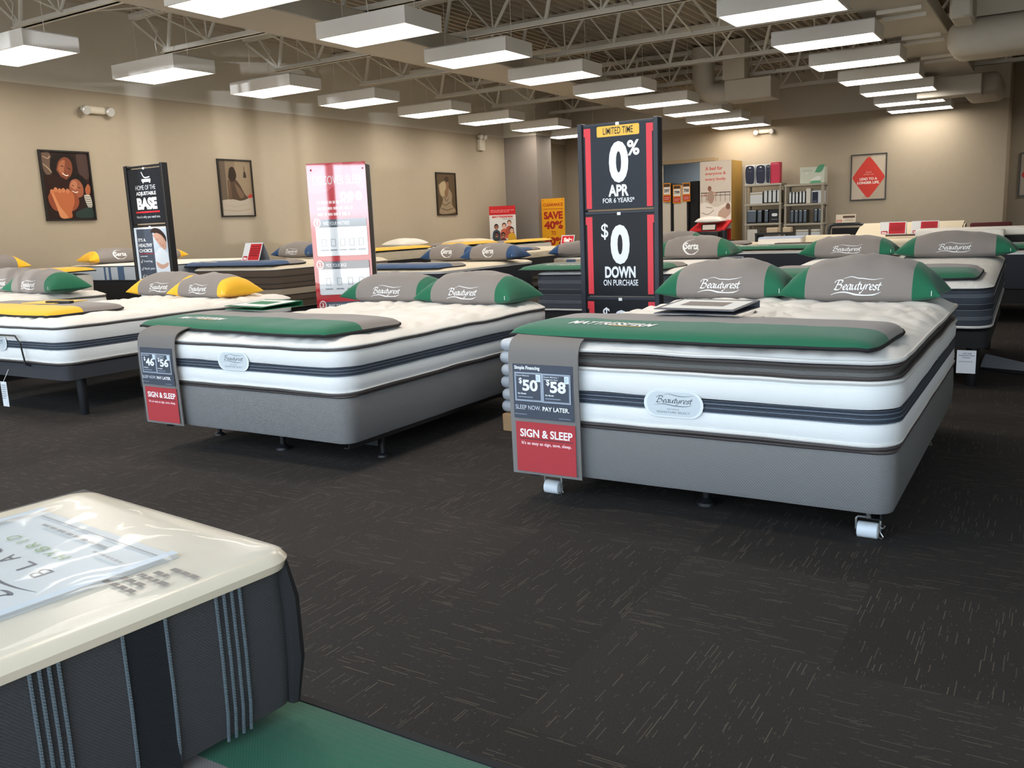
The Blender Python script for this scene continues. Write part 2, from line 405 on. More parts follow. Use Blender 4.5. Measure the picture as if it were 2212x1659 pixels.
# open web joists along x
ORD = ['first', 'second', 'third', 'fourth', 'fifth', 'sixth', 'seventh', 'eighth', 'ninth', 'tenth']
jy = [4.35, 6.41, 8.47, 10.53, 12.59, 14.85, 16.93, 19.0]
for k, y in enumerate(jy):
    t = thing('roof_joist', 'painted open web roof joist, %s from the storefront' % ORD[k], 'joist', (0, y, 3.7), group='open web roof joists')
    bm = bmesh.new()
    for s in (-1, 1): box(bm, XL, s*.012, .53, 4.5, s*.055, .535+.045); box(bm, XL, s*.012, .575, 4.5, s*.018, .6)
    box(bm, XL, -.055, .575, 4.5, .055, .6)
    new_obj('top_chord', bm, STEEL, t, False)
    bm = bmesh.new(); x0 = XL+.6; box(bm, x0, -.065, 0, 4.5, -.015, .014); box(bm, x0, .015, 0, 4.5, .065, .014); box(bm, x0, -.023, 0, 4.5, -.015, .065); box(bm, x0, .015, 0, 4.5, .023, .065)
    new_obj('bottom_chord', bm, STEEL, t, False)
    bm = bmesh.new(); x = XL+.7; kk = 0
    tube(bm, [(XL+.02, 0, .5), (x, 0, .03)], .02, 6)
    while x < 4.3:
        if kk % 2 == 0: tube(bm, [(x, 0, .03), (x-.42, 0, .55)], .013, 6); tube(bm, [(x, 0, .03), (x+.13, 0, .55)], .027, 8)
        else: tube(bm, [(x, 0, .03), (x-.5, 0, .55)], .015, 6); tube(bm, [(x, 0, .03), (x-.02, 0, .55)], .012, 6); tube(bm, [(x, 0, .03), (x+.36, 0, .55)], .022, 8)
        x += .8; kk += 1
    new_obj('web', bm, STEEL, t)
# cross bridging bars
for k, x in enumerate((-9.75, -4.6)):
    bm = bmesh.new()
    for y0, y1 in zip(jy, jy[1:]):
        tube(bm, [(x, y0, 3.74), (x, y1, 4.22)], .012, 6); tube(bm, [(x+.03, y0, 4.22), (x+.03, y1, 3.74)], .012, 6)
    tag(new_obj('cross_bridging', bm, STEEL), ['criss-cross steel bridging between the joists near the left wall', 'criss-cross steel bridging between the joists over the middle row'][k], 'bridging', 'joist cross bridging')

# ducts
bm = bmesh.new(); box(bm, -7.9, 5.0, 3.46, -7.02, 20.5, 3.69, 0, .01, 1)
d = tag(new_obj('air_duct', bm, DUCTM, smooth=False), 'long flat rectangular air duct between the left and middle light rows', 'duct')
t = d
for k, y in enumerate((6.3, 10.5, 15.8)):
    bm = bmesh.new()
    v = [bm.verts.new(q) for q in ((-7.905, y, 3.47), (-7.905, y+.5, 3.47), (-7.905, y+.5, 3.68), (-7.905, y, 3.68), (-8.15, y, 3.66), (-8.15, y+.5, 3.66))]
    for q in ((0, 1, 5, 4), (3, 4, 5, 2), (0, 4, 3), (1, 2, 5), (0, 3, 2, 1)): bm.faces.new([v[i] for i in q])
    new_obj('air_register', bm, WHITE_ENAMEL, d, False)
bm = bmesh.new(); box(bm, -2.2, 5.0, 3.5, -1.42, 18.25, 3.69, 0, .01, 1)
d = tag(new_obj('air_duct', bm, DUCTM, smooth=False), 'long rectangular air duct right of the right light row', 'duct')
for y in (7.0, 10.5, 14.0):
    bm = bmesh.new(); box(bm, -2.21, y-.02, 3.49, -1.41, y+.02, 3.70); new_obj('duct_seam', bm, DUCTM, d, False)
bm = bmesh.new(); box(bm, -5.35, 16.4, 3.24, -4.5, 17.0, 3.6, 0, .01, 1)
d = tag(new_obj('air_duct', bm, DUCTM, smooth=False), 'square box duct hanging above the black sign', 'duct')
bm = bmesh.new(); tube(bm, [(-5.35, 16.7, 3.42), (-5.6, 16.7, 3.42), (-5.78, 16.7, 3.5), (-5.85, 16.7, 3.7), (-5.85, 16.7, 4.27)], .2, 16); new_obj('duct_elbow', bm, DUCTM, d)
bm = bmesh.new(); box(bm, -5.35, 16.3, 3.6, -4.95, 16.6, 4.28); new_obj('duct_drop', bm, DUCTM, d, False)
bm = bmesh.new(); box(bm, -1.35, 12.9, 3.05, .4, 13.7, 3.5, 0, .18, 4)
d = tag(new_obj('air_duct', bm, DUCTM), 'rounded duct elbow at the top right of the ceiling', 'duct')
bm = bmesh.new(); box(bm, -1.1, 13.0, 3.5, -.3, 13.6, 4.3); new_obj('duct_drop', bm, DUCTM, d, False)
bm = bmesh.new(); box(bm, -1.22, 11.9, 3.32, -.98, 12.5, 3.6, 0, .03, 1); tag(new_obj('air_diffuser_box', bm, DUCTM), 'small tilted box outlet beside the right duct', 'duct')
bm = bmesh.new(); box(bm, -1.7, 19.1, 3.2, -1.05, 20.8, 3.6, 0, .12, 3); d = tag(new_obj('air_duct', bm, DUCTM), 'end elbow of duct above the far right wall corner', 'duct')
bm = bmesh.new(); tube(bm, [(-1.35, 20.0, 3.58), (-1.35, 20.0, 4.29)], .008, 6); new_obj('hanger_rod', bm, STEEL, d)
bm = bmesh.new(); pa = P(1980, 214, Y=18.3); box(bm, pa.x, 18.3, pa.z, -1.3, 18.75, pa.z+.34, 0, .01, 1); d = tag(new_obj('air_duct', bm, DUCTM, smooth=False), 'short cross duct running just behind the right light row', 'duct')
for x in (-2.1, -1.5): bm = bmesh.new(); tube(bm, [(x, 18.5, pa.z+.33), (x, 18.5, 4.29)], .008, 6); new_obj('hanger_rod', bm, STEEL, d)

# ------------------------------------------------------------------ ceiling lights
DIFF = mat('lamp_diffuser', '#fff5e8', .5, emit=LAMP)
def light_parts(t, wire=1.1):
    w, l, hh = 1.22, .64, .17
    bm = bmesh.new()
    for a in ((-w/2, -l/2, 0, w/2, -l/2+.02, hh), (-w/2, l/2-.02, 0, w/2, l/2, hh), (-w/2, -l/2+.02, 0, -w/2+.02, l/2-.02, hh), (w/2-.02, -l/2+.02, 0, w/2, l/2-.02, hh), (-w/2, -l/2, hh-.012, w/2, l/2, hh)): box(bm, *a)
    new_obj('housing', bm, WHITE_ENAMEL, t, False)
    bm = bmesh.new(); v = [bm.verts.new(q) for q in ((-w/2+.02, -l/2+.02, .02), (-w/2+.02, l/2-.02, .02), (w/2-.02, l/2-.02, .02), (w/2-.02, -l/2+.02, .02))]; bm.faces.new(v)
    new_obj('diffuser', bm, DIFF, t, False)
    for sx in (-1, 1):
        bm = bmesh.new(); tube(bm, [(sx*.5, 0, hh), (sx*.5, 0, wire*.6), (sx*.5, 0, wire)], .0035, 5); new_obj('hanger_wire', bm, STEEL, t)
    bm = bmesh.new(); tube(bm, [(-.2, .1, hh), (-.23, .1, hh+(wire-hh)*.3), (-.1, .05, hh+(wire-hh)*.45), (-.3, 0, hh+(wire-hh)*.7)], .007, 6); new_obj('power_cord', bm, STEEL, t)
rows = [('left', -10.0, [6.0, 7.88, 9.83, 11.68, 13.79, 15.76, 17.8, 19.42, 4.0, 2.0], 3.25), ('middle', -6.4, [5.93, 7.88, 9.83, 11.86, 13.93, 16.0, 17.9, 19.2, 20.85, 4.0, 2.0], 3.25), ('right', -2.6, [9.9, 12.0, 13.98, 15.98, 17.85, 19.3, 20.85, 8.0, 6.0, 4.0, 2.0], 3.25)]
first = None
for k, y in enumerate((9.9, 12.0, 13.98, 15.98)):
    for q, dy in enumerate((-.22, .22)):
        bm = bmesh.new(); box(bm, -1.99, y+dy-.02, 3.455, -1.5, y+dy+.02, 3.499); tag(new_obj('strut_channel', bm, STEEL, smooth=False), '%s strut channel under the right duct beside the %s light of the right row' % (('front', 'rear')[q], ORD[k]), 'strut', 'strut channels under the right duct')
def copy_tree(o, parent=None):
    c = o.copy(); COL.objects.link(c)
    if parent: c.parent = parent
    for ch in list(o.children): copy_tree(ch, c)
    return c
for rn, x, ys, z in rows:
    for k, y in enumerate(ys):
        n_in = {'left': 8, 'middle': 9, 'right': 7}[rn]
        lab = 'white box ceiling light, %s from the front in the %s row' % (ORD[k], rn) if k < n_in else 'white box ceiling light near the storefront, %s before the %s row in view' % (ORD[k-n_in], rn)
        zz = z if y < 19 else z-.06
        if k == 0 and rn != 'middle':
            first = thing('ceiling_light', lab, 'light', (x, y, zz), group='hanging box ceiling lights'); light_parts(first, 1.1 if rn == 'left' else .247)
        else:
            o = copy_tree(first); o.location = (x, y, zz); o['label'] = lab

o = copy_tree(first); o.location = (-7.75, 22.5, 2.85); o['label'] = 'white box ceiling light inside the stockroom beyond the doorway'
o.rotation_euler = (0, 0, R(90))
o = copy_tree(first); o.location = (1.0, 22.0, 3.2); o['label'] = 'white box ceiling light inside the recess at the far right'

# ------------------------------------------------------------------ fabrics
WHITE_KNIT = mat('white_knit', '#e9e9e7', .8, bump=('knit', 60, .12), sheen=.1)
WHITE_QUILT = mat('white_quilted_top', '#e6e1da', .85, bump=('quilt', 9, .55), sheen=.1)
CREAM_QUILT = mat('cream_quilted_top', '#dccfb6', .85, bump=('quilt', 12, .5), sheen=.1)
NAVYBAND = mat('navy_ribbed_band', '#3d4450', .6, bump=('knit', 25, .2))
NAVYDARK = mat('dark_ribbon', '#2f3742', .5)
STEELRIB = mat('steel_blue_ribbon', '#76808e', .5)
GUSSET = mat('grey_gusset', '#6b6864', .75, bump=('knit', 55, .35))
PIPEG = mat('dark_piping', '#453d3b', .6)
PIPEW = mat('white_piping', '#dad7d2', .6)
BOXF = mat('grey_base_weave', '#7f7e7d', .85, bump=('weave', 70, .4))
BASEF = mat('charcoal_base_fabric', '#35363b', .85, bump=('knit', 90, .2))
SLATE = mat('slate_knit', '#3b4049', .8, bump=('knit', 70, .3))
SLATEBAND = mat('slate_dark_band', '#1f242d', .7)
STITCH = mat('pale_stitching', '#8c949d', .6)
NAVYSIDE = mat('navy_side_fabric', '#232630', .8, bump=('knit', 60, .2))
BROWNS = mat('brown_side_fabric', '#574a3f', .8, bump=('knit', 60, .2))
BROWND = mat('brown_dark_band', '#38302a', .8)
TANS = mat('tan_side_fabric', '#b3a793', .8, bump=('knit', 60, .2))
BLACKF = mat('black_fabric', '#17171a', .85, bump=('noise', 90, .2))
PALEBLUE = mat('pale_blue_side', '#b9c0c8', .8, bump=('knit', 60, .15))
BLUEBAND = mat('blue_band', '#49617f', .7)
GREEN = mat('green_cover_fabric', '#0c6345', .85, bump=('knit', 220, .12), sheen=.15, vary=.04)
GREYC = mat('grey_cover_fabric', '#857d78', .85, bump=('knit', 220, .12), sheen=.15, vary=.04)
YELLOW = mat('yellow_cover_fabric', '#f3b81f', .85, bump=('knit', 220, .12), sheen=.15, vary=.04)
NAVYC = mat('navy_cover_fabric', '#1d4470', .85, bump=('knit', 220, .12), sheen=.15, vary=.04)
BLACKEDGE = mat('black_edge_tape', '#1b1a1c', .8)
INK = mat('white_print_ink', '#f2f2f2', .6)
GOLD = mat('gold_print_ink', '#d8a52a', .6)
LATEX = mat('ivory_foam', '#e2d6bb', .8, bump=('noise', 60, .15))
WHITEFOAM = mat('white_foam', '#e8e4dc', .8, bump=('noise', 60, .15))
CHROME = mat('plated_metal', '#a9a9a6', .3, metal=.8)
PLASTICW = mat('white_plastic', '#e4e8ec', .4)

def rr(w, l, r, fine=.06):
    'rounded rectangle outline with outward normals'
    a, b = w/2, l/2; r = min(r, a-.002, b-.002); pts = []
    nc = 6
    for cx, cy, a0 in ((a-r, -b+r, -90), (a-r, b-r, 0), (-a+r, b-r, 90), (-a+r, -b+r, 180)):
        arc = [(cx+r*math.cos(R(a0+90*k/nc)), cy+r*math.sin(R(a0+90*k/nc)), math.cos(R(a0+90*k/nc)), math.sin(R(a0+90*k/nc))) for k in range(nc+1)]
        if pts:
            p, q = pts[-1], arc[0]; d = math.hypot(q[0]-p[0], q[1]-p[1]); n = max(1, int(d/fine))
            for k in range(1, n): t = k/n; pts.append((p[0]+(q[0]-p[0])*t, p[1]+(q[1]-p[1])*t, q[2], q[3]))
        pts += arc
    p, q = pts[-1], pts[0]; d = math.hypot(q[0]-p[0], q[1]-p[1]); n = max(1, int(d/fine))
    for k in range(1, n): t = k/n; pts.append((p[0]+(q[0]-p[0])*t, p[1]+(q[1]-p[1])*t, q[2], q[3]))
    return pts
def wob(x, y, z, amp): return amp*noise.noise(Vector((x*4.5, y*4.5, z*9)))
def skirt(bm, out, rings, amp=0, mi=0, mis=None):
    prev = None
    for j, (z, o) in enumerate(rings):
        cur = [bm.verts.new((x+nx*o, y+ny*o, z+wob(x, y, z, amp))) for x, y, nx, ny in out]
        if prev:
            n = len(cur)
            for k in range(n):
                f = bm.faces.new((prev[k], prev[(k+1) % n], cur[(k+1) % n], cur[k])); f.material_index = mis[j-1] if mis else mi
        prev = cur
    return prev
def piping(bm, out, z, o, r, amp=0, mi=0, n=6):
    tube(bm, [(x+nx*o, y+ny*o, z+wob(x, y, z, amp)) for x, y, nx, ny in out], r, n, mi, closed=True)
def top_panel(bm, w, l, r, z, o, crown, q=0, step=.05, amp=0, fine=.06, mi=0):
    out0 = rr(w, l, r, fine); prev = None; t = 0
    lim = min(w, l)/2
    while t < lim-.03:
        a, b = w/2+o-t, l/2+o-t
        cur = []
        for x, y, nx, ny in out0:
            X = x*(a/(w/2)); Y = y*(b/(l/2))
            e = 1-math.exp(-t/.05)
            zz = z+crown*e+wob(x, y, z, amp)*math.exp(-t/.08)
            if q and t > .015:
                d = noise.voronoi(Vector((X*8+Y*2.6+noise.noise(Vector((X*3, Y*3, 0)))*1.2, Y*4.4-X*1.6, .3)))[0]
                g = min((d[1]-d[0])*2.4, 1)
                zz += q*(g-.6)*min(1, t/.06)
            cur.append(bm.verts.new((X, Y, zz)))
        if prev:
            n = len(cur)
            for k in range(n): bm.faces.new((prev[k], prev[(k+1) % n], cur[(k+1) % n], cur[k])).material_index = mi
        prev = cur; t += .012 if t < .06 else step
    bm.faces.new(prev).material_index = mi

def mattress(label, w, l, loc, zs, style, rz=0, hi=False, rot=None, group=None, badge=None):
    """zs: heights above the floor of bottom edge and top edge; stands at loc (x,y of its middle)"""
    zb, zt = zs
    t = thing('mattress', label, 'mattress', (loc[0], loc[1], zb), rz, group, rot=rot)
    h = zt-zb; r = .12; fine = .05 if hi else .12
    out = rr(w, l, r, fine); amp = .006 if hi else .003
    def part(nm, m, rings, mis=None):
        bm = bmesh.new(); skirt(bm, out, rings, amp if nm != 'border_band' else 0, mis=mis); return new_obj(nm, bm, m, t)
    def pipe(nm, m, zz, o, rad):
        bm = bmesh.new(); piping(bm, out, zz, o, rad, amp); return new_obj(nm, bm, m, t)
    def band(z0, z1, o):
        n = 9; rings = []; mis = []
        for k in range(n):
            a = z0+(z1-z0)*k/n; b = z0+(z1-z0)*(k+1)/n
            rings += [(a, o), (a+(b-a)*.2, o+.003), (b-(b-a)*.2, o+.003)]
            mis += [1, 0 if k % 3 else 2, 1]
        rings.append((z1, o))
        return part('border_band', [NAVYBAND, NAVYDARK, STEELRIB], rings, mis)
    def top(m, z, o, crown, q):
        bm = bmesh.new(); top_panel(bm, w, l, r, z, o, crown, q if hi else 0, .022 if hi else .07, amp, .028 if hi else .1); return new_obj('top_panel', bm, m, t)
    if style == 'euro':
        z1 = h*.775; zg = h-.008
        part('lower_border', WHITE_KNIT, [(0, -.03), (.004, -.004), (h*.12, .007), (h*.26, .004), (h*.285, 0)])
        band(h*.285, h*.455, .003)
        part('upper_border', WHITE_KNIT, [(h*.455, 0), (h*.5, .006), (h*.65, .008), (z1-.008, -.002)])
        part('gusset', GUSSET, [(z1, -.004), (z1+.004, -.012), (z1+.02, -.022), ((z1+zg)/2, -.026), (zg-.02, -.02), (zg, -.008)])
        top(WHITE_QUILT, h+.004, .006, .048, .016)
        pipe('piping', PIPEG, .0, .003, .007); pipe('piping', PIPEW, .013, .004, .006)
        pipe('piping', PIPEW, z1-.002, .004, .008); pipe('piping', PIPEG, z1+.014, -.002, .006)
        pipe('piping', PIPEG, zg-.006, -.002, .006); pipe('piping', PIPEW, h+.004, .005, .008)
    elif style == 'plush':
        part('lower_border', WHITE_KNIT, [(0, -.03), (.004, -.004), (h*.14, .007), (h*.34, .003), (h*.37, 0)])
        band(h*.37, h*.56, .003)
        part('upper_border', WHITE_KNIT, [(h*.56, 0), (h*.62, .006), (h*.82, .008), (h-.014, -.002)])
        top(WHITE_QUILT, h-.002, .004, .044, .014)
        pipe('piping', PIPEG, 0, .003, .006); pipe('piping', PIPEW, .012, .004, .005)
        pipe('piping', PIPEG, h-.02, .003, .006); pipe('piping', PIPEW, h-.006, .004, .006)
    elif style == 'hybrid':
        part('side_border', SLATE, [(0, -.03), (.01, 0), (h*.25, .008), (h*.42, .004)])
        part('border_band', SLATEBAND, [(h*.42, .004), (h*.45, .006), (h*.55, .006), (h*.58, .004)])
        part('upper_border', SLATE, [(h*.58, .004), (h*.75, .008), (h-.02, .002)])
        bm = bmesh.new()
        for zz in (.2, .23, .26, .43, .57, .74, .77, .80): piping(bm, out, h*zz, .0085, .0014, 0, n=4)
        o = new_obj('stitching', bm, STITCH, t); o['kind'] = 'stuff'
        top(mat('white_cool_top', '#e3e1dc', .8, bump=('quilt', 26, .3)), h-.012, .006, .05, .004)
        pipe('piping', PIPEW, .006, .004, .009); pipe('piping', SLATEBAND, h-.018, .004, .006)
    elif style == 'navy':
        part('side_border', NAVYSIDE, [(0, -.03), (.01, 0), (h*.3, .008), (h*.7, .008), (h-.03, .002)])
        part('upper_border', WHITE_KNIT, [(h-.03, .002), (h-.015, .005), (h-.004, .003)])
        top(CREAM_QUILT, h-.004, .003, .035, .006); pipe('piping', BLACKEDGE, .004, .002, .007); pipe('piping', PIPEW, h-.008, .004, .006)
    elif style == 'brown':
        part('side_border', [BROWNS, BROWND, mat('pale_brown_band', '#a39683', .8)], [(0, -.03), (.01, 0), (h*.15, .006), (h*.2, .008), (h*.3, .006), (h*.34, .008), (h*.48, .006), (h*.52, .008), (h*.6, .006), (h*.63, .008), (h*.76, .006), (h*.8, .008), (h-.02, .002)], [0, 0, 1, 0, 1, 2, 1, 0, 1, 0, 1, 0])
        top(CREAM_QUILT, h-.02, .006, .055, .012); pipe('piping', PIPEG, .004, .002, .007); pipe('piping', PIPEW, h-.02, .004, .006)
    elif style == 'banded':
        part('side_border', PALEBLUE, [(0, -.02), (.01, 0), (h*.5, .004), (h-.01, .002)])
        bm = bmesh.new()
        for x, q in ((-.129, .03), (-.057, .04), (.107, .12), (.45, .03), (.62, .1)):
            for s in (-1, 1): box(bm, s*(w/2+.006)-.003, -x*1.4-q/2, .012, s*(w/2+.006)+.003, -x*1.4+q/2, h-.012)
        new_obj('border_band', bm, BLUEBAND, t, False)['kind'] = 'stuff'
        top(WHITEFOAM, h-.01, .003, .02, 0); pipe('piping', BLACKEDGE, h-.012, .003, .006)
    elif style == 'tan':
        part('side_border', TANS, [(0, -.02), (.01, 0), (h*.5, .006), (h-.01, .002)])
        bm = bmesh.new()
        for x, q in ((-.7, .03), (-.6, .05), (-.28, .16), (.3, .04), (.6, .14)):
            for s in (-1, 1): box(bm, s*(w/2+.007)-.003, x*1.3-q/2, .012, s*(w/2+.007)+.003, x*1.3+q/2, h-.012)
        new_obj('border_band', bm, BLUEBAND, t, False)['kind'] = 'stuff'
        top(WHITEFOAM, h-.01, .003, .03, .004); pipe('piping', TANS, .006, .003, .007)
    elif style == 'creamblack':
        part('side_border', BLACKF, [(0, -.02), (.01, 0), (h*.3, .006), (h*.62, .002)])
        part('upper_border', CREAM_QUILT, [(h*.62, .004), (h*.75, .012), (h-.01, .008)])
        top(CREAM_QUILT, h-.01, .008, .04, .008); pipe('piping', BLACKEDGE, .004, .003, .008)
    elif style == 'white':
        part('side_border', WHITEFOAM, [(0, -.03), (.02, 0), (h*.5, .006), (h-.03, .0)])
        top(WHITEFOAM, h-.03, .0, .032, 0)
    bm = bmesh.new(); o2 = skirt(bm, out, [(0, -.03), (.0005, -.031)]); bm.faces.new(o2); new_obj('underside', bm, BLACKF, t)
    if badge:
        bx, bz, bw, bh, txt = badge
        a = Art(bw, bh, None or '#ffffff', .001)
        a.bm.clear(); a.mats = []; a.k = 0
        pale = mat('badge_satin', '#cfd6da', .35); edge = mat('badge_rim', '#e6ecef', .3)
        for c, s in ((edge, 1.0), (pale, .9)):
            pts = []
            rx = bh/2/bw*s
            for k in range(28):
                an = R(-90+180*k/13) if k < 14 else R(90+180*(k-14)/13)
                cx = .5*s-rx if k < 14 else -(.5*s-rx)
                pts.append((.5+cx+rx*math.cos(an), .5+s*.5*math.sin(an)))
            a.poly(c, pts)
        inkg = mat('badge_ink', '#5b636b', .5)
        a.logo(inkg, SCR, .17, .42, .85, .88)
        if txt:
            a.text(inkg, 'RECHARGE', .4, .29, .6, .33); a.text(inkg, 'SIGNATURE SELECT', .22, .16, .78, .23)
        a.build('brand_badge', t, (bx, -l/2-.0125, bz-zb-bh/2))['label'] = 'oval pale grey badge with a printed script logo'
    return t

def boxspring(label, w, l, loc, z0, z1):
    t = thing('box_spring', label, 'bed base', (loc[0], loc[1], z0)); h = z1-z0
    out = rr(w, l, .07, .06); bm = bmesh.new()
    e = skirt(bm, out, [(0, -.06), (.002, -.006), (.02, 0), (h*.5, .004), (h-.02, 0), (h-.002, -.01)], .002); bm.faces.new(e)
    new_obj('fabric_cover', bm, BOXF, t)
    bm = bmesh.new(); e = skirt(bm, out, [(.001, -.05), (.0015, -.052)]); bm.faces.new(e); new_obj('dust_cover', bm, BLACKF, t)
    bm = bmesh.new(); piping(bm, out, h-.003, -.004, .006, .002); new_obj('piping', bm, PIPEG, t)
    return t
def bed_frame(label, w, l, loc, h, casters=True):
    t = thing('bed_frame', label, 'bed frame', (loc[0], loc[1], 0))
    for s in (-1, 1):
        bm = bmesh.new(); box(bm, s*(w/2-.05)-.018, -l/2+.03, h-.035, s*(w/2-.05)+.018, l/2-.03, h-.03); box(bm, s*(w/2-.034)-.003, -l/2+.03, h-.035, s*(w/2-.034)+.003, l/2-.03, h-.002)
        new_obj('side_rail', bm, BLK, t, False)
    for y in (-l/2+.25, l/2-.45):
        bm = bmesh.new(); box(bm, -w/2+.05, y-.018, h-.04, w/2-.05, y+.018, h-.036); box(bm, -w/2+.05, y+.014, h-.075, w/2-.05, y+.018, h-.036); new_obj('cross_rail', bm, BLK, t, False)
        bm = bmesh.new(); tube(bm, [(0, y, h-.04), (0, y, .03)], .016, 10); tube(bm, [(0, y, .03), (0, y, .012), (0, y, 0)], [.02, .04, .042], 14); new_obj('centre_leg', bm, BLK, t)
        for s in (-1, 1):
            x = s*(w/2-.09)
            if casters:
                yy = -l/2+.12 if y < 0 else y
                g = new_obj('caster', (lambda b: (tube(b, [(x, yy, h-.03), (x, yy, .075)], .009, 8), tube(b, [(x-.042, yy, .028), (x-.042, yy, .07), (x-.035, yy, .078), (x+.035, yy, .078), (x+.042, yy, .07), (x+.042, yy, .028)], .004, 6), tube(b, [(x+.042, yy-.012, .05), (x+.052, yy-.014, .046), (x+.058, yy-.02, .052), (x+.062, yy-.03, .062)], .003, 5), tube(b, [(x+.04, yy, .03), (x+.055, yy-.01, .012), (x+.05, yy-.024, .01), (x+.04, yy-.026, .016)], .0025, 5), b)[-1])(bmesh.new()), CHROME, t)
                b = bmesh.new(); tube(b, [(x-.037, yy, .03), (x-.034, yy, .03), (x+.034, yy, .03), (x+.037, yy, .03)], [.024, .03, .03, .024], 20); new_obj('wheel', b, PLASTICW, g)
            else:
                b = bmesh.new(); tube(b, [(x, y+.1, h-.03), (x, y+.1, .02)], .014, 10); tube(b, [(x, y+.1, .02), (x, y+.1, .01), (x, y+.1, 0)], [.02, .032, .034], 14); new_obj('leg', b, BLK, t)
    return t
def adj_base(label, w, l, loc, z0, z1, m=None, legw=.035, rz=0, rot=None, retainer=False):
    t = thing('adjustable_bed_base', label, 'bed base', (loc[0], loc[1], 0), rz, rot=rot); m = m or BASEF
    out = rr(w-.02, l-.02, .05, .12); bm = bmesh.new(); e = skirt(bm, out, [(z0, -.03), (z0+.004, 0), (z1-.006, 0), (z1-.002, -.01)]); bm.faces.new(e)
    e = skirt(bm, out, [(z0, -.03), (z0+.001, -.032)]); bm.faces.new(e[::-1]); new_obj('deck', bm, m, t)
    for sx in (-1, 1):
        for sy in (-1, 1):
            b = bmesh.new(); x, y = sx*(w/2-.1), sy*(l/2-.16); tube(b, [(x, y, z0+.003), (x, y, .01), (x, y, 0)], [legw, legw*.8, legw*.7], 14); new_obj('leg', b, BLK, t)
    if retainer:
        b = bmesh.new(); y = -l/2-.03
        tube(b, [(-.33, y+.05, z1-.02), (-.34, y, z1), (-.33, y-.012, z1+.15), (-.28, y-.014, z1+.2), (.28, y-.014, z1+.2), (.33, y-.012, z1+.15), (.34, y, z1), (.33, y+.05, z1-.02)], .006, 8); new_obj('retainer_bar', b, BLK, t)
    return t

def pillow(label, colour, loc, rz=0, a=.39, D=.2, up=.16, lo=.055, logo=None, tilt=0, group='printed display pillows', hi=True, side=1, lw=.26):
    'long soft pillow: grey middle, coloured ends, seam low around it'
    t = thing('pillow', label, 'pillow', loc, rot=(tilt, 0, rz), group=group)
    sd = random.random()*50
    def surf(u, th):
        e = max(0, 1-abs(u)**2.6)**.55
        c, s = math.cos(th), math.sin(th)
        d = D*(.84+.16*abs(u)**3)
        y = d*math.copysign(abs(c)**.9, c)
        z = e*(up if s > 0 else lo)*math.copysign(abs(s)**.85, s)
        x = a*u*(1-.07*abs(u)**5*(1-c*c))
        w = noise.noise(Vector((u*3+sd, th*1.5, 1)))*.03*e+noise.noise(Vector((u*10+sd, th*.7, 4)))*.022*e
        return Vector((x, y*(1+w), z*(1+w*3)+lo))
    us = [-1, -.985, -.95, -.9, -.83, -.76, -.7, -.66] + [-.66+1.32*k/14 for k in range(1, 14)] + [.66, .7, .76, .83, .9, .95, .985, 1]
    nv = 36 if hi else 20; cut = .66
    parts = {'body': lambda u: -cut-1e-6 <= u <= cut+1e-6}
    def mesh(lo_, hi_):
        bm = bmesh.new(); uu = [u for u in us if lo_-1e-6 <= u <= hi_+1e-6]; rings = []
        for u in uu: rings.append([bm.verts.new(surf(u, 2*math.pi*k/nv)) for k in range(nv)])
        for A, B in zip(rings, rings[1:]):
            for k in range(nv): bm.faces.new((A[k], A[(k+1) % nv], B[(k+1) % nv], B[k]))
        return bm
    b = mesh(-cut, cut)
    mats_ = [GREYC, INK]
    if logo is not None:
        v, f, asp = norm_art(logo)
        hgt = .0
        for q in f: pass
        vs = []
        ph0, ph1 = (R(-1), R(25)) if logo is SCR else (R(-2), R(46))
        for x, y in v:
            th = math.pi-(ph0+(ph1-ph0)*y); u = (x*lw)/a
            p = surf(u, th); du = surf(u+.01, th)-p; dv = surf(u, th-.02)-p
            n = du.cross(dv).normalized()
            if n.y > 0: n = -n
            vs.append(b.verts.new(p+n*.003))
        for q in f:
            try: b.faces.new([vs[i] for i in q]).material_index = 1
            except ValueError: pass
    new_obj('pillow_body', b, mats_, t)
    for l_, h_ in ((-1, -cut), (cut, 1)): new_obj('pillow_end', mesh(l_, h_), colour, t)
    if side:
        b = bmesh.new(); p = surf(.9, R(195)); box(b, p.x-.004, p.y-.012, p.z+.01, p.x-.001, p.y-.01, p.z+.035); new_obj('care_tag', b, INK, t, False)
    return t

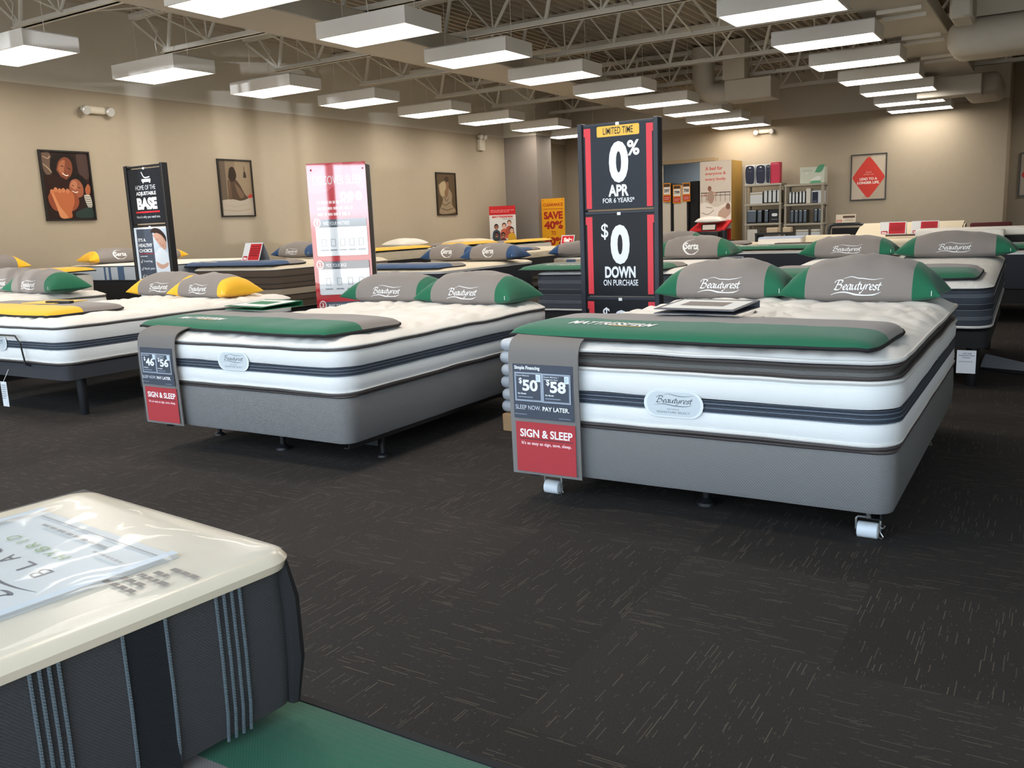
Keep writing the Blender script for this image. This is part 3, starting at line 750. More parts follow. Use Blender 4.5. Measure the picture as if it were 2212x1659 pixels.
def foot_pad(label, colour, w, d, loc, rz=0, frac=.45, text=True, over=.06, T=.044, hi=True, rot=None, flip=False, drop=.012):
    'padded cover across the foot of a bed: coloured front strip, grey back strip, black edge tape'
    t = thing('foot_pad', label, 'mattress cover', loc, rz, 'padded foot covers', rot=rot)
    nx, ny = (60, 26) if hi else (24, 12); sd = random.random()*40
    def base(x, y):
        z = 0
        ov = -d/2+over+.05-y
        if ov > 0: z -= drop*(ov/(over+.05))**2
        z += .004*noise.noise(Vector((x*3+sd, y*4, 2)))
        ex = abs(x)-(w/2-.07)
        if ex > 0: z -= .012*(ex/.07)**2
        return z
    def outline(u, v):
        c = .08
        x, y = u*w/2, v*d/2
        ax, ay = w/2-abs(x), d/2-abs(y)
        return x*(1-.03*abs(v)**8*abs(u)**6), y*(1-.06*abs(u)**8*abs(v)**6)
    def top(u, v):
        x, y = outline(u, v)
        e = (max(0, 1-abs(u)**14)*max(0, 1-abs(v)**(2.6 if v < 0 else 7)))**.5
        return Vector((x, y, base(x, y)+T*(.25+.75*e)+.0045*e*noise.noise(Vector((x*7+sd, y*2, 5)))))
    us = [math.sin(math.pi/2*(-1+2*k/nx))*.45+.55*(-1+2*k/nx) for k in range(nx+1)]
    vs = [math.sin(math.pi/2*(-1+2*k/ny))*.5+.5*(-1+2*k/ny) for k in range(ny+1)]
    kb = min(range(ny+1), key=lambda k: abs(vs[k]-(-1+2*frac)))
    for nm, m, a, b_ in (('front_strip', colour, 0, kb), ('back_strip', GREYC, kb, ny)):
        bm = bmesh.new(); g = [[bm.verts.new(top(u, v)) for u in us] for v in vs[a:b_+1]]
        for r0, r1 in zip(g, g[1:]):
            for k in range(nx): bm.faces.new((r0[k], r0[k+1], r1[k+1], r1[k]))
        ms = [m]
        if nm == 'front_strip' and text:
            ms += [INK, GOLD]
            def deco(body, x0, y0, x1, y1, sh, mi, bold=.03):
                v, f = fit_text(body, x0, y0, x1, y1, bold, sh)
                q = []
                for px, py in v:
                    p = top(px/(w/2), py/(d/2)); p.z += .0022; q.append(bm.verts.new(p))
                for F in f:
                    try: bm.faces.new([q[i] for i in F]).material_index = mi
                    except ValueError: pass
            yc = -d/2+d*frac*.42
            deco('MATTRESSFIRM', -w*.33, yc-.008, -w*.33+.38, yc+.05, .25, 1, .03)
            gx = -w*.33
            q = [bm.verts.new(top(px/(w/2), py/(d/2))+Vector((0, 0, .002))) for px, py in ((gx+.2, yc-.016), (gx+.34, yc-.016), (gx+.345, yc-.01), (gx+.205, yc-.01))]
            bm.faces.new(q).material_index = 2
        new_obj(nm, bm, ms, t)
    bm = bmesh.new(); pts = []
    for k in range(nx): pts.append(outline(us[k], -1))
    for k in range(ny): pts.append(outline(1, vs[k]))
    for k in range(nx, 0, -1): pts.append(outline(us[k], 1))
    for k in range(ny, 0, -1): pts.append(outline(-1, vs[k]))
    ring = [(x, y, base(x, y)+T*.14) for x, y in pts]
    tube(bm, ring, .0075, 6, closed=True)
    vv = [bm.verts.new((x, y, z-T*.13)) for x, y, z in ring]; bm.faces.new(vv)
    new_obj('edge_tape', bm, BLACKEDGE, t)
    return t

# ------------------------------------------------------------------ price banners, leaflets
VINYL = mat('clear_vinyl', '#dfe8f0', .12, alpha=.025)
STRAPM = mat('banner_grey_cloth', '#78736f', .85, bump=('knit', 220, .12))
CARDK = '#343a49'
def strap_path(yf, zt, zb):
    return [(yf+.24, zt+.010), (yf+.1, zt+.012), (yf+.035, zt+.006), (yf-.014, zt-.014), (yf-.034, zt-.05), (yf-.039, zt-.11), (yf-.040, zt-.2), (yf-.036, (zt+zb)/2), (yf-.030, zb)]
def price_banner(label, x0, x1, yf, zt, zb, a, b, simple=True):
    t = thing('price_banner', label, 'price tag', ((x0+x1)/2, yf, zb)); w = x1-x0
    bm = bmesh.new(); pts = spline([(y-yf, z-zb) for y, z in strap_path(yf, zt, zb)], 6); prev = None
    def xs(i): return [-w/2, -w/2+.006, -w/4, 0, w/4, w/2-.006, w/2]
    lay = []
    for off in (0, .006):
        g = []
        for i, (y, z) in enumerate(pts):
            q = pts[max(i-1, 0)]; r2 = pts[min(i+1, len(pts)-1)]; dy, dz = r2[0]-q[0], r2[1]-q[1]; l = math.hypot(dy, dz)
            ny, nz = dz/l, -dy/l     # outward (front)
            g.append([bm.verts.new((x, y+ny*off, z+nz*off)) for x in xs(i)])
        lay.append(g)
    for g in lay:
        for r0, r1 in zip(g, g[1:]):
            for k in range(6): bm.faces.new((r0[k], r0[k+1], r1[k+1], r1[k]))
    for k in (0, 6):
        for i in range(len(pts)-1): bm.faces.new((lay[0][i][k], lay[0][i+1][k], lay[1][i+1][k], lay[1][i][k]))
    for i in (0, len(pts)-1):
        for k in range(6): bm.faces.new((lay[0][i][k], lay[0][i][k+1], lay[1][i][k+1], lay[1][i][k]))
    new_obj('cloth_strap', bm, STRAPM, t)
    H = zt-zb; ch = H*.40; cw = w*.86
    A = Art(cw, ch, CARDK, .002, .0004, .6)
    if simple: A.text('#f4f6f8', 'Simple Financing', .03, .885, .46, .97, .03)
    lt = '#b7c2d0'
    for x0_, x1_, pr, lines in ((.03, .49, a, ['Queen Mattress']), (.505, .97, b, ['Queen Mattress +', 'Adjustable Base'])):
        A.rect(lt, x0_, .32, x1_, .85); A.rect(CARDK, x0_+.012, .335, x1_-.012, .835); A.rect(lt, x0_+.018, .342, x1_-.018, .828); A.rect(CARDK, x0_+.024, .349, x1_-.024, .821)
        for i, ln in enumerate(lines): A.text('#e8edf4', ln, x0_+.03, .775-.045*i, x0_+.03+.0125*len(ln)*1.25, .805-.045*i, .01)
        A.text('#f7f9fb', '$', x0_+.07, .63, x0_+.125, .75, .02); A.text('#f7f9fb', pr, x0_+.13, .51, x0_+.39, .72, .035)
        A.text('#f4f6f8', 'Per Month', x0_+.05, .445, x0_+.19, .475, .03); A.scribble('#93a0b2', x0_+.05, .375, x0_+.3, .42)
        A.rect('#e9f1f8', x1_-.095, .69, x1_-.02, .821)
        A.scribble('#8fb0c8', x1_-.085, .71, x1_-.03, .8, 4)
    A.text('#d5dbe4', 'SLEEP NOW.', .05, .175, .48, .255, 0); A.text('#ffffff', 'PAY LATER.', .51, .17, .95, .25, .02)
    A.scribble('#8c97a8', .03, .07, .25, .1); A.scribble('#8c97a8', .78, .04, .97, .07)
    A.build('financing_card', t, (0, -.049, zb*0+H*.40+.016))
    B = Art(cw, H*.375, '#b3141d', .002, .0004, .6)
    B.text('#ffffff', 'SIGN & SLEEP', .07, .7, .95, .86, .022); B.rect('#5d0d14', .06, .655, .96, .675); B.text('#ffd9da', "It's as easy as sign, save, sleep.", .09, .53, .93, .615, .02)
    B.build('red_card', t, (.004, -.046, .014))
    bm = bmesh.new(); g = []
    for z in (.008, H*.39, H*.395, H*.60, H*.82): pass
    box(bm, -w*.47, -.0575, H*.397, w*.47, -.0570, H*.83); new_obj('vinyl_sleeve', bm, VINYL, t, False)
    bm = bmesh.new(); box(bm, -w*.47, -.0505, .006, w*.47, -.0500, H*.393); new_obj('vinyl_sleeve', bm, VINYL, t, False)
    return t
def leaflet(label, loc, rz, w, d, cover, inner, tilt=.06):
    t = thing('leaflet', label, 'leaflet', loc, rot=(0, 0, rz))
    bm = bmesh.new(); box(bm, -w/2, -d/2, .002, w/2, d/2, .006); new_obj('back_cover', bm, C(cover), t, False)
    bm = bmesh.new()
    v = [bm.verts.new(q) for q in ((-w/2, -d/2, .022), (w/2, -d/2, .018), (w/2, d/2, .030), (-w/2, d/2, .034), (-w/2, -d/2, .025), (w/2, -d/2, .021), (w/2, d/2, .033), (-w/2, d/2, .037))]
    for q in ((0, 1, 2, 3), (4, 5, 6, 7), (0, 1, 5, 4), (1, 2, 6, 5), (2, 3, 7, 6), (3, 0, 4, 7)): bm.faces.new([v[i] for i in q])
    def q(u, v_, e): return bm.verts.new((-w/2+u*w, -d/2+v_*d, .022+.012*v_+.003-.004*u+e))
    for c, x0, y0, x1, y1, e in ((1, .05, .1, .95, .9, .0008), (2, .2, .35, .75, .72, .0016)):
        bm.faces.new([q(x0, y0, e), q(x1, y0, e), q(x1, y1, e), q(x0, y1, e)]).material_index = c
    new_obj('front_cover', bm, [C(cover), C('#e4e6e4'), C(inner)], t, False)
    bm = bmesh.new(); box(bm, -w/2, d/2-.004, .003, w/2, d/2, .034); new_obj('folded_spine', bm, C(cover), t, False)
    return t

# ------------------------------------------------------------------ front row beds
# right front bed
bx, by = -1.19, 3.158+1.04
bed_frame('black steel bed frame on white casters under the right front bed', 1.5, 2.04, (bx, by), .135)
boxspring('grey woven box base under the right front bed', 1.52, 2.08, (bx, by), .135, .36)
mattress('white pillow top mattress with grey gusset on the right front bed', 1.52, 2.08, (bx, by), (.370, .670), 'euro', hi=True, badge=(-.034, .481, .242, .106, True))
foot_pad('green and grey foot pad across the right front bed', GREEN, 1.51, .58, (-1.243, 3.45, .724), R(-3.2), over=.01)
price_banner('grey banner with 50 and 58 dollar cards on the right front bed', -1.945, -1.615, 3.158, .712, .135, '50', '58')
leaflet('grey folded leaflet with white frame on the right front pad', (-1.30, 3.76, .776), R(-2), .36, .34, '#5a5d66', '#7d7672')
pillow('grey pillow with green ends, left one on the right front bed', GREEN, (-1.63, 5.08, .70), R(1), logo=SCR, a=.385, up=.185)
pillow('grey pillow with green ends, right one on the right front bed', GREEN, (-.86, 4.98, .70), R(-2), logo=SCR, a=.40, up=.195)
# middle front bed
bx, by = -3.635, 3.13+1.03
bed_frame('black steel bed frame on plain glides under the middle front bed', 1.46, 2.02, (bx, by), .155, casters=False)
boxspring('plain grey box base under the middle front bed', 1.49, 2.06, (bx, by), .155, .393)
mattress('white mattress with navy band on the middle front bed', 1.49, 2.06, (bx, by), (.402, .640), 'plush', hi=True, badge=(-.012, .541, .236, .098, True))
foot_pad('green and grey foot pad across the middle front bed', GREEN, 1.62, .58, (-3.775, 3.47, .692), R(-4.5), over=.01)
price_banner('grey banner with 46 and 56 dollar cards on the middle front bed', -4.385, -4.07, 3.13, .682, .16, '46', '56', False)
leaflet('green folded leaflet with white frame on the middle front pad', (-4.12, 3.80, .745), R(-3), .34, .32, '#12613f', '#1f7a52')
pillow('grey pillow with green ends, left one on the middle front bed', GREEN, (-4.06, 5.05, .662), R(3), logo=SCR, a=.40)
pillow('grey pillow with green ends, right one on the middle front bed', GREEN, (-3.30, 4.93, .662), R(-3), logo=SCR, a=.40, up=.175)
# adjustable bed with yellow trim
bx, by = -6.39, 3.4+1.08
adj_base('charcoal adjustable base under the bed with yellow pillows', 1.52, 2.16, (bx, by), .262, .368, retainer=True)
mattress('white mattress with navy band between yellow pad and yellow pillows', 1.52, 2.16, (bx, by), (.377, .638), 'plush', hi=True, badge=(-.02, .508, .26, .112, False))
foot_pad('yellow and grey foot pad with a black pen tray on the left front bed', YELLOW, 1.6, .62, (-6.72, 3.84, .690), R(-3), text=False, over=.01)
bm = bmesh.new(); box(bm, -.13, -.02, 0, .13, .02, .018, 0, .004); tag(new_obj('remote_control', bm, BLK, loc=(-6.42, 3.90, .737), rot=(0, 0, R(8))), 'slim black handheld remote lying on the yellow foot pad', 'remote')
bm = bmesh.new(); box(bm, -.2, -.14, 0, .2, .14, .006, 0); tag(new_obj('leaflet', bm, C('#e8c468'), smooth=False, loc=(-6.62, 3.98, .7345), rot=(0, 0, R(4))), 'pale yellow leaflet under the black remote', 'leaflet')
pillow('grey pillow with yellow ends, left of the pair in the front row', YELLOW, (-6.88, 5.28, .662), R(4), logo=SCR, a=.40, up=.17)
pillow('grey pillow with yellow ends, right of the pair in the front row', YELLOW, (-6.15, 5.13, .662), R(-3), logo=SCR, a=.40, up=.165)
t = thing('hang_tag', 'white paper tag hanging below the charcoal adjustable base', 'tag', (-6.35, 3.36, .05))
A = Art(.075, .18, '#e8eaec', .0015); A.scribble('#9aa0a8', .15, .3, .85, .9, 7); A.build('paper_tag', t, (0, 0, 0))
bm = bmesh.new(); tube(bm, [(0, .001, .178), (-.005, .03, .22), (0, .05, .26)], .002, 5); new_obj('string', bm, INK, t)
# far left front bed
bx, by = -8.44, 3.1+1.04
adj_base('charcoal base of the far left bed with green pillows', 1.52, 2.08, (bx, by), .30, .41)
mattress('white mattress under the two green-ended pillows at far left', 1.52, 2.08, (bx, by), (.420, .692), 'plush', hi=True)
pillow('pale grey pillow with green ends, left one at far left', GREEN, (-8.80, 4.90, .722), R(5), logo=SCR, a=.40, up=.19)
pillow('pale grey pillow with green ends, right one at far left', GREEN, (-8.02, 4.76, .722), R(-2), logo=SCR, a=.43, up=.175)

# shrink-wrapped stack between the two front beds
bm = bmesh.new(); box(bm, -.32, -.22, 0, .32, .22, .105, 0, .006, 1)
tag(new_obj('cardboard_box', bm, mat('cardboard', '#b3916a', .8, vary=.06), loc=(-2.38, 4.45, 0)), 'brown cardboard box on the carpet under the wrapped packs', 'box')
PK = mat('shrink_wrap', '#c9d0d8', .18, bump=('noise', 22, .5), alpha=.93); pk = None
for k in range(6):
    lab = 'clear-wrapped pale pack, %s from the bottom of the stack' % ORD[k]
    if pk is None:
        bm = bmesh.new(); box(bm, -.33, -.21, 0, .33, .21, .072, 0, .034, 3); pk = o = new_obj('wrapped_pack', bm, PK)
    else: o = pk.copy(); COL.objects.link(o)
    o.location = (-2.39+.006*(k % 2), 4.45, .106+.0725*k); o.rotation_euler = (0, 0, R((-1.5, 1, -.5, 2, 0, -1)[k])); tag(o, lab, 'package', 'stack of wrapped packs')

# ------------------------------------------------------------------ near display: pad and sample on the bed at the window
adj_base('charcoal base of the bed by the storefront', 1.52, 2.0, (-.62, -.44), .25, .36)
mattress('white mattress of the bed by the storefront, under the near green pad', 1.52, 2.0, (-.62, -.44), (.372, .67), 'plush')
foot_pad('near green and grey foot pad under the sample mattress', GREEN, 1.7, .62, (-.66, .275, .715), math.pi, frac=.22, text=False, T=.026, drop=0.004)
t = thing('sample_mattress', 'small dark sample mattress with ivory vinyl-covered top', 'mattress sample', (-.808, .302, .7435), R(-5.7))
sw, sl, sh = .388, .552, .155
DENIM = mat('dark_denim_knit', '#403f40', .85, bump=('weave', 260, .35)); DENIMB = mat('black_mesh_band', '#15181c', .8, bump=('weave', 300, .4)); THREAD = mat('pale_blue_cord', '#69757b', .6, bump=('knit', 300, .6))
out = rr(sw-.016, sl-.016, .022, .02)
bm = bmesh.new(); e = skirt(bm, out, [(0, -.012), (.006, -.001), (.05, .003), (.1, .003), (sh-.012, 0)]); new_obj('side_panel', bm, DENIM, t)
x = (sw-.016)/2+.003
def on_side(y): return sl/2-y
bm = bmesh.new(); box(bm, x-.004, on_side(.174), .004, x+.001, on_side(.137), sh-.014); new_obj('mesh_band', bm, DENIMB, t, False)
for y in (.065, .073, .081, .089, .137, .174, .224, .231, .238, .245):
    bm = bmesh.new(); yy = on_side(y); tube(bm, [(x-.002, yy, .003), (x+.001, yy, .03), (x+.002, yy, .08), (x+.001, yy, sh-.014)], .0016, 6); new_obj('stitched_cord', bm, THREAD, t)
bm = bmesh.new(); c = (sw-.016)/2-.004, (sl-.016)/2-.004; tube(bm, [(c[0], c[1], .004), (c[0]+.004, c[1]+.003, .05), (c[0]+.003, c[1]+.003, .11), (c[0]-.001, c[1], sh-.01)], [.006, .009, .009, .006], 8); new_obj('corner_cord', bm, BLACKEDGE, t)
IVORY = mat('ivory_leatherette', '#e8d8bf', .22, bump=('noise', 8, .15))
out2 = rr(sw, sl, .03, .02); bm = bmesh.new(); top = skirt(bm, out2, [(sh-.018, -.01), (sh-.014, -.002), (sh-.006, .001), (sh, -.004), (sh+.002, -.012), (sh+.0025, -.03)]); bm.faces.new(top); new_obj('top_cover', bm, IVORY, t)
# printed sheet on top, read from the shop side
A = Art(.26, .37, '#d9dad8', .0006, .00012, .3); ink = '#4a4750'
A.logo(ink, SCR, .12, .30, .88, .46)
for k, ch in enumerate('BLACK'): A.text(ink, ch, .25+.123*k, .222, .31+.123*k, .27, -.005)
for k, ch in enumerate('HYBRID'): A.text('#7fa05a', ch, .34+.075*k+(.018 if ch == 'I' else 0), .15, .385+.075*k-(.018 if ch == 'I' else 0), .183, -.005)
A.rect('#8c8f92', .06, .03, .92, .036); A.scribble('#8a8a8a', .3, .06, .8, .085, 1); A.scribble('#a0a0a0', .1, .1, .3, .12, 1)
for x in (0, .96): A.rect('#d2dae0', x, 0, x+.04, 1)
A.build('printed_sheet', t, (-.012, .2, sh+.0034), (R(-90), 0, math.pi))
bm = bmesh.new()
for k, (y, l) in enumerate(((.095, .04), (.107, .022), (.118, .045), (.13, .033), (.142, .042))):
    xx = .142-.007*k; x0 = xx
    while x0 < xx+l*.9:
        wd = random.uniform(.006, .013); vv = [bm.verts.new(q) for q in ((x0, on_side(y), sh+.0042), (x0+wd, on_side(y), sh+.0042), (x0+wd, on_side(y)-.0055, sh+.0042), (x0, on_side(y)-.006, sh+.0042))]; bm.faces.new(vv); x0 += wd+.003
new_obj('printed_notes', bm, C('#8b7a6c'), t, False)['kind'] = 'stuff'
bm = bmesh.new(); nx = 40; g = []
for i in range(nx+1):
    row = []
    for j in range(nx+1):
        px, py = (-.5+i/nx)*(sw-.02), (-.5+j/nx)*(sl-.02)
        ed = min(sw/2-.01-abs(px), sl/2-.01-abs(py))
        n = noise.noise(Vector((px*9, py*9, 3)))+.5*noise.noise(Vector((px*26+py*12, py*20, 8)))
        row.append(bm.verts.new((px, py, sh+.0048+(.0035+.004*n)*min(1, ed/.04)*1.0-.0015*(1-min(1, ed/.01)))))
    g.append(row)
for i in range(nx):
    for j in range(nx): bm.faces.new((g[i][j], g[i+1][j], g[i+1][j+1], g[i][j+1]))
new_obj('vinyl_film', bm, mat('glossy_vinyl', '#f4f4f2', .06, alpha=.16), t)

# ------------------------------------------------------------------ second row and further beds
# dark hybrid bed behind the right front bed, head slightly raised
pitch = R(2.4)
bx, by = -1.105, 6.36+1.05
adj_base('black adjustable base of the dark bed at the right', 1.52, 2.1, (bx, by), .27, .385, BLACKF, .045, R(.8))
MZ = .41
mattress('slate grey hybrid mattress on the black adjustable base at right', 1.52, 2.1, (bx, by), (.45, .72), 'hybrid', rot=(pitch, 0, R(.8)))
foot_pad('green and grey foot pad on the slate mattress at right', GREEN, 1.44, .6, (-1.14, 6.72, .736), 0, text=False, hi=False, rot=(pitch, 0, 0), over=.03)
pillow('grey pillow with green ends, left one on the slate mattress', GREEN, (-1.53, 8.15, .772), R(0), logo=SCR, a=.40, up=.15)
pillow('grey pillow with green ends, right one on the slate mattress', GREEN, (-.69, 8.02, .772), R(0), logo=SCR, a=.44, up=.16)
A = Art(.112, .15, '#dfe4ec', .002); A.text('#3e4a6a', 'LAST ONE', .3, .83, .75, .89, .02); A.text('#3e4a6a', 'Adjustable Base', .08, .74, .92, .80, .02); A.text('#3e4a6a', 'Display', .3, .65, .72, .71, .02); A.scribble('#8a94a8', .1, .48, .85, .54)
t = A.build('paper_notice', None, (-.455, 6.33, .115), (R(-3), 0, 0)); tag(t, 'white paper notice taped at the foot of the black base', 'notice')
bm = bmesh.new(); tube(bm, [(-.42, 7.2, .012), (-.2, 7.05, .012), (.1, 7.0, .012), (.5, 6.98, .012)], .008, 6); tag(new_obj('power_cable', bm, BLK), 'black cable lying on the carpet at the right edge', 'cable')
bm = bmesh.new(); v = [bm.verts.new(q) for q in ((-.44, 7.75, .004), (-.43, 7.3, .004), (.1, 7.12, .004), (.12, 7.16, .015), (-.42, 7.7, .045))]
bm.faces.new((v[0], v[1], v[2], v[3], v[4])); bm.faces.new((v[1], v[0], v[4])); tag(new_obj('folded_sheet', bm, C('#9aa0aa'), smooth=False), 'grey folded sheet on the carpet at the right edge', 'sheet')

# blue-black bed behind the middle front bed
bx, by = -3.70, 7.7+1.05
adj_base('black base of the slate bed behind the big black sign', 1.52, 2.1, (bx, by), .2, .325, BLACKF)
mattress('slate mattress with dark middle band behind the big black sign', 1.52, 2.1, (bx, by), (.325, .69), 'hybrid')
foot_pad('green and grey foot pad on the slate bed behind the black sign', GREEN, 1.6, .64, (-3.85, 7.98, .728), 0, hi=False)
bm = bmesh.new(); box(bm, -.14, -.1, 0, .14, .1, .012); tag(new_obj('leaflet', bm, C('#cfe0d6'), smooth=False, loc=(-3.62, 8.2, .772), rot=(0, 0, R(-4))), 'pale green leaflet half hidden behind the black sign', 'leaflet')
pillow('grey pillow with white ring logo, right of the black sign', GREEN, (-3.38, 9.42, .73), R(-2), logo=RNG, a=.46, up=.20, lw=.19)
pillow('grey green-ended pillow half hidden behind the black sign', GREEN, (-4.12, 9.5, .73), R(2), logo=RNG, a=.40, up=.19, lw=.19)

# white-topped bed with two ring logo navy pillows
bx, by = -6.86, 8.4+1.08
adj_base('black base of the bed with ring-logo navy pillows', 1.52, 2.16, (bx, by), .25, .37, BLACKF)
mattress('white-topped dark mattress under the two navy ring-logo pillows', 1.52, 2.16, (bx, by), (.37, .68), 'navy')
foot_pad('navy and grey foot pad on the bed with navy ring-logo pillows', NAVYC, 1.5, .62, (-6.92, 8.72, .716), 0, hi=False, text=False)
pillow('navy-ended ring-logo pillow, left of the pair', NAVYC, (-7.18, 10.16, .715), R(2), logo=RNG, a=.43, up=.18, lw=.19)
pillow('navy-ended ring-logo pillow, right of the pair', NAVYC, (-6.38, 10.0, .715), R(-3), logo=RNG, a=.45, up=.18, lw=.19)

# brown thick mattress with navy pad
bx, by = -8.36, 7.25+1.05
adj_base('dark base under the thick brown mattress', 1.44, 2.1, (bx, by), .2, .32, BLACKF)
mattress('thick brown banded mattress with cream top and navy pad', 1.44, 2.1, (bx, by), (.32, .80), 'brown')
foot_pad('navy and grey foot pad on the thick brown mattress', NAVYC, 1.75, .6, (-8.56, 7.55, .836), 0, hi=False, over=.03)
pillow('grey pillow with navy ends and script logo on the brown mattress', NAVYC, (P(650, 545, Y=9.0).x, 9.0, .845), R(-3), logo=SCR, a=.40, up=.17, hi=False)

def sale_card(label, loc, rz, w, h, kind='plain', lean=22):
    'A-frame paper card'
    t = thing('sale_card', label, 'sign', loc, rz); le = R(lean)
    A = Art(w, h, '#e4e6ea', .002)
    if kind == 'sale':
        A.rect('#d2212b', .06, .1, .94, .92); A.text('#ffffff', 'Sale', .2, .35, .85, .75, .05)
    elif kind == 'beige':
        A.rect('#d8cbb8', 0, 0, 1, 1); A.rect('#5a4238', .35, .55, .95, .82); A.text('#5a4238', 'DISPLAY', .5, .34, .85, .44); A.scribble('#6a5a4a', .45, .18, .92, .28); A.rrect('#b8372c', .04, .08, .3, .34, .03); A.text('#f4e8e0', 'Sale', .07, .13, .27, .29, .03)
    else:
        A.rect('#c3202d', .34, .05, .96, .93); A.rrect('#b81f2a', .05, .04, .3, .28, .03); A.text('#ffffff', 'Sale', .08, .08, .27, .22, .04); A.scribble('#8c1620', .4, .25, .9, .85, 5)
    A.build('front_card', t, (0, -h*math.sin(le), .002), (-le, 0, 0))
    bm = bmesh.new(); box(bm, -w/2, -.001, 0, w/2, .001, h); new_obj('rear_card', bm, C('#9a9da2'), t, False, loc=(0, h*math.sin(le), .002), rot=(le, 0, 0))
    return t
p = P(553, 566, Y=7.6); sale_card('red and white sale card standing on the navy pad of the brown mattress', (p.x, 7.6, .872), R(-4), .33, .235)

# beds along the left wall, heads to the wall
def wall_bed(n, y0, y1, style, zs, padc, xf=-9.2, logo=None, pil=None, words=''):
    l = xf-(XL+.06); yc = (y0+y1)/2; xc = (xf+XL+.06)/2
    adj_base('dark base of the %s' % words, y1-y0, l, (xc, yc), .3, zs[0], BLACKF, rz=R(90))
    mattress('mattress of the %s' % words, y1-y0, l, (xc, yc), zs, style, R(90))
    if padc: foot_pad('foot pad on the %s' % words, padc, y1-y0+.05, .56, (xf-.27, yc, zs[1]+.03), R(90), hi=False, text=False, over=.03)
wall_bed(0, 4.70, 6.06, 'white', (.62, .84), YELLOW, words='nearest left wall bed with yellow pad')
pillow('grey pillow with yellow end at the left edge by the wall', YELLOW, (-10.85, 5.72, .87), R(90), logo=RNG, a=.46, up=.17, hi=False, lw=.19)
wall_bed(1, 6.98, 8.5, 'banded', (.68, .875), None, words='pale left wall bed with blue side bands')
pillow('grey yellow-ended pillow on the pale bed with blue bands', YELLOW, (-10.78, 7.4, .885), R(80), logo=RNG, a=.43, up=.15, hi=False, lw=.19)
pillow('grey yellow-ended pillow peeking out right of the adjustable base sign', YELLOW, (-10.85, 8.12, .885), R(96), a=.40, up=.14, hi=False)
wall_bed(2, 10.9, 12.42, 'creamblack', (.46, .82), YELLOW, words='cream left wall bed beyond the pink poster sign')
wall_bed(3, 13.05, 14.57, 'white', (.46, .82), YELLOW, words='left wall bed under the white sleeping pillow')
wall_bed(4, 15.2, 16.75, 'white', (.46, .79), YELLOW, words='last left wall bed before the red poster')
def plain_pillow(label, loc, rz, a, D, h, m, group=None):
    bm = bmesh.new(); n = 18; rings = []
    for i in range(n+1):
        u = -1+2*i/n; e = max(0, 1-abs(u)**3)**.5; ring = []
        for k in range(24):
            th = 2*math.pi*k/24; c, s = math.cos(th), math.sin(th)
            ring.append(bm.verts.new((a*u*(1-.05*abs(u)**4*(1-c*c)), D*(.9+.1*abs(u)**3)*math.copysign(abs(c)**.85, c), h*.3+e*(h*.7 if s > 0 else h*.3)*math.copysign(abs(s)**.8, s)*(1+.12*noise.noise(Vector((u*3, th, 2)))))))
        rings.append(ring)
    for A, B in zip(rings, rings[1:]):
        for k in range(24): bm.faces.new((A[k], A[(k+1) % 24], B[(k+1) % 24], B[k]))
    return tag(new_obj('pillow', bm, m, loc=loc, rot=(0, 0, rz)), label, 'pillow', group)
plain_pillow('plump white pillow against the left wall, nearer one', (-10.9, 13.82, .845), R(90), .44, .25, .15, WHITEFOAM, 'plain white pillows')
plain_pillow('flatter cream pillow against the left wall, next to the red poster', (-10.85, 15.95, .815), R(90), .62, .28, .10, LATEX, 'plain white pillows')

# big cream bed with black sides, third row
bx, by = -8.25, 12.7+1.1
adj_base('black base of the cream and black bed in the third row', 1.52, 2.2, (bx, by), .3, .45, BLACKF)
mattress('cream topped black sided mattress in the third row', 1.52, 2.2, (bx, by), (.45, .72), 'creamblack')
foot_pad('navy and grey foot pad on the cream and black bed', NAVYC, 1.5, .6, (-8.3, 13.02, .75), 0, hi=False, text=False, over=.03)
p = P(1228, 527, Y=14.6); sale_card('small red sale card left of the black sign', (p.x, 14.6, .757), R(6), .26, .20, 'sale')
# tan bed with navy bands lying crosswise
adj_base('black base of the tan bed left of the black sign', 1.45, 2.2, (-5.0, 11.75), .25, .4, BLACKF, rz=R(90))
mattress('tan mattress with navy side bands left of the black sign', 1.45, 2.2, (-5.0, 11.75), (.4, .68), 'tan', R(90))
pillow('dark navy pillow on the tan mattress', NAVYC, (-5.72, 11.2, .705), R(12), a=.42, up=.16, hi=False)
foot_pad('grey foot pad on the tan mattress', GREYC, 1.3, .5, (-4.2, 11.7, .71), R(90), hi=False, text=False, over=.03)
# dark navy bed with green pad, right of the sign
bx, by = -3.13, 11.7+1.08
adj_base('black base of the dark bed with green pad right of the sign', 1.46, 2.16, (bx, by), .25, .38, BLACKF)
mattress('dark sided mattress with cream top right of the black sign', 1.46, 2.16, (bx, by), (.38, .70), 'navy')
foot_pad('green and grey foot pad on the dark bed right of the sign', GREEN, 1.5, .6, (-3.15, 12.0, .73), 0, hi=False, over=.05)
A = Art(.32, .22, '#31343c', .004); A.frame('#c9d4dc', .05, .1, .95, .9, .03); A.ell('#e4ecf2', .62, .45, .2, .25); A.rect('#5d86a8', .12, .2, .4, .5)
t = A.build('price_card', None, (-3.68, 11.66, .44), (0, 0, 0)); tag(t, 'dark price card with a pale picture on the dark bed front', 'price tag')
bm = bmesh.new(); box(bm, -.24, -.1, 0, .24, .1, .012); tag(new_obj('leaflet', bm, C('#5a4a40'), smooth=False, loc=(-3.05, 12.35, .772)), 'brown leaflet on the green pad near the foam pillows', 'leaflet')
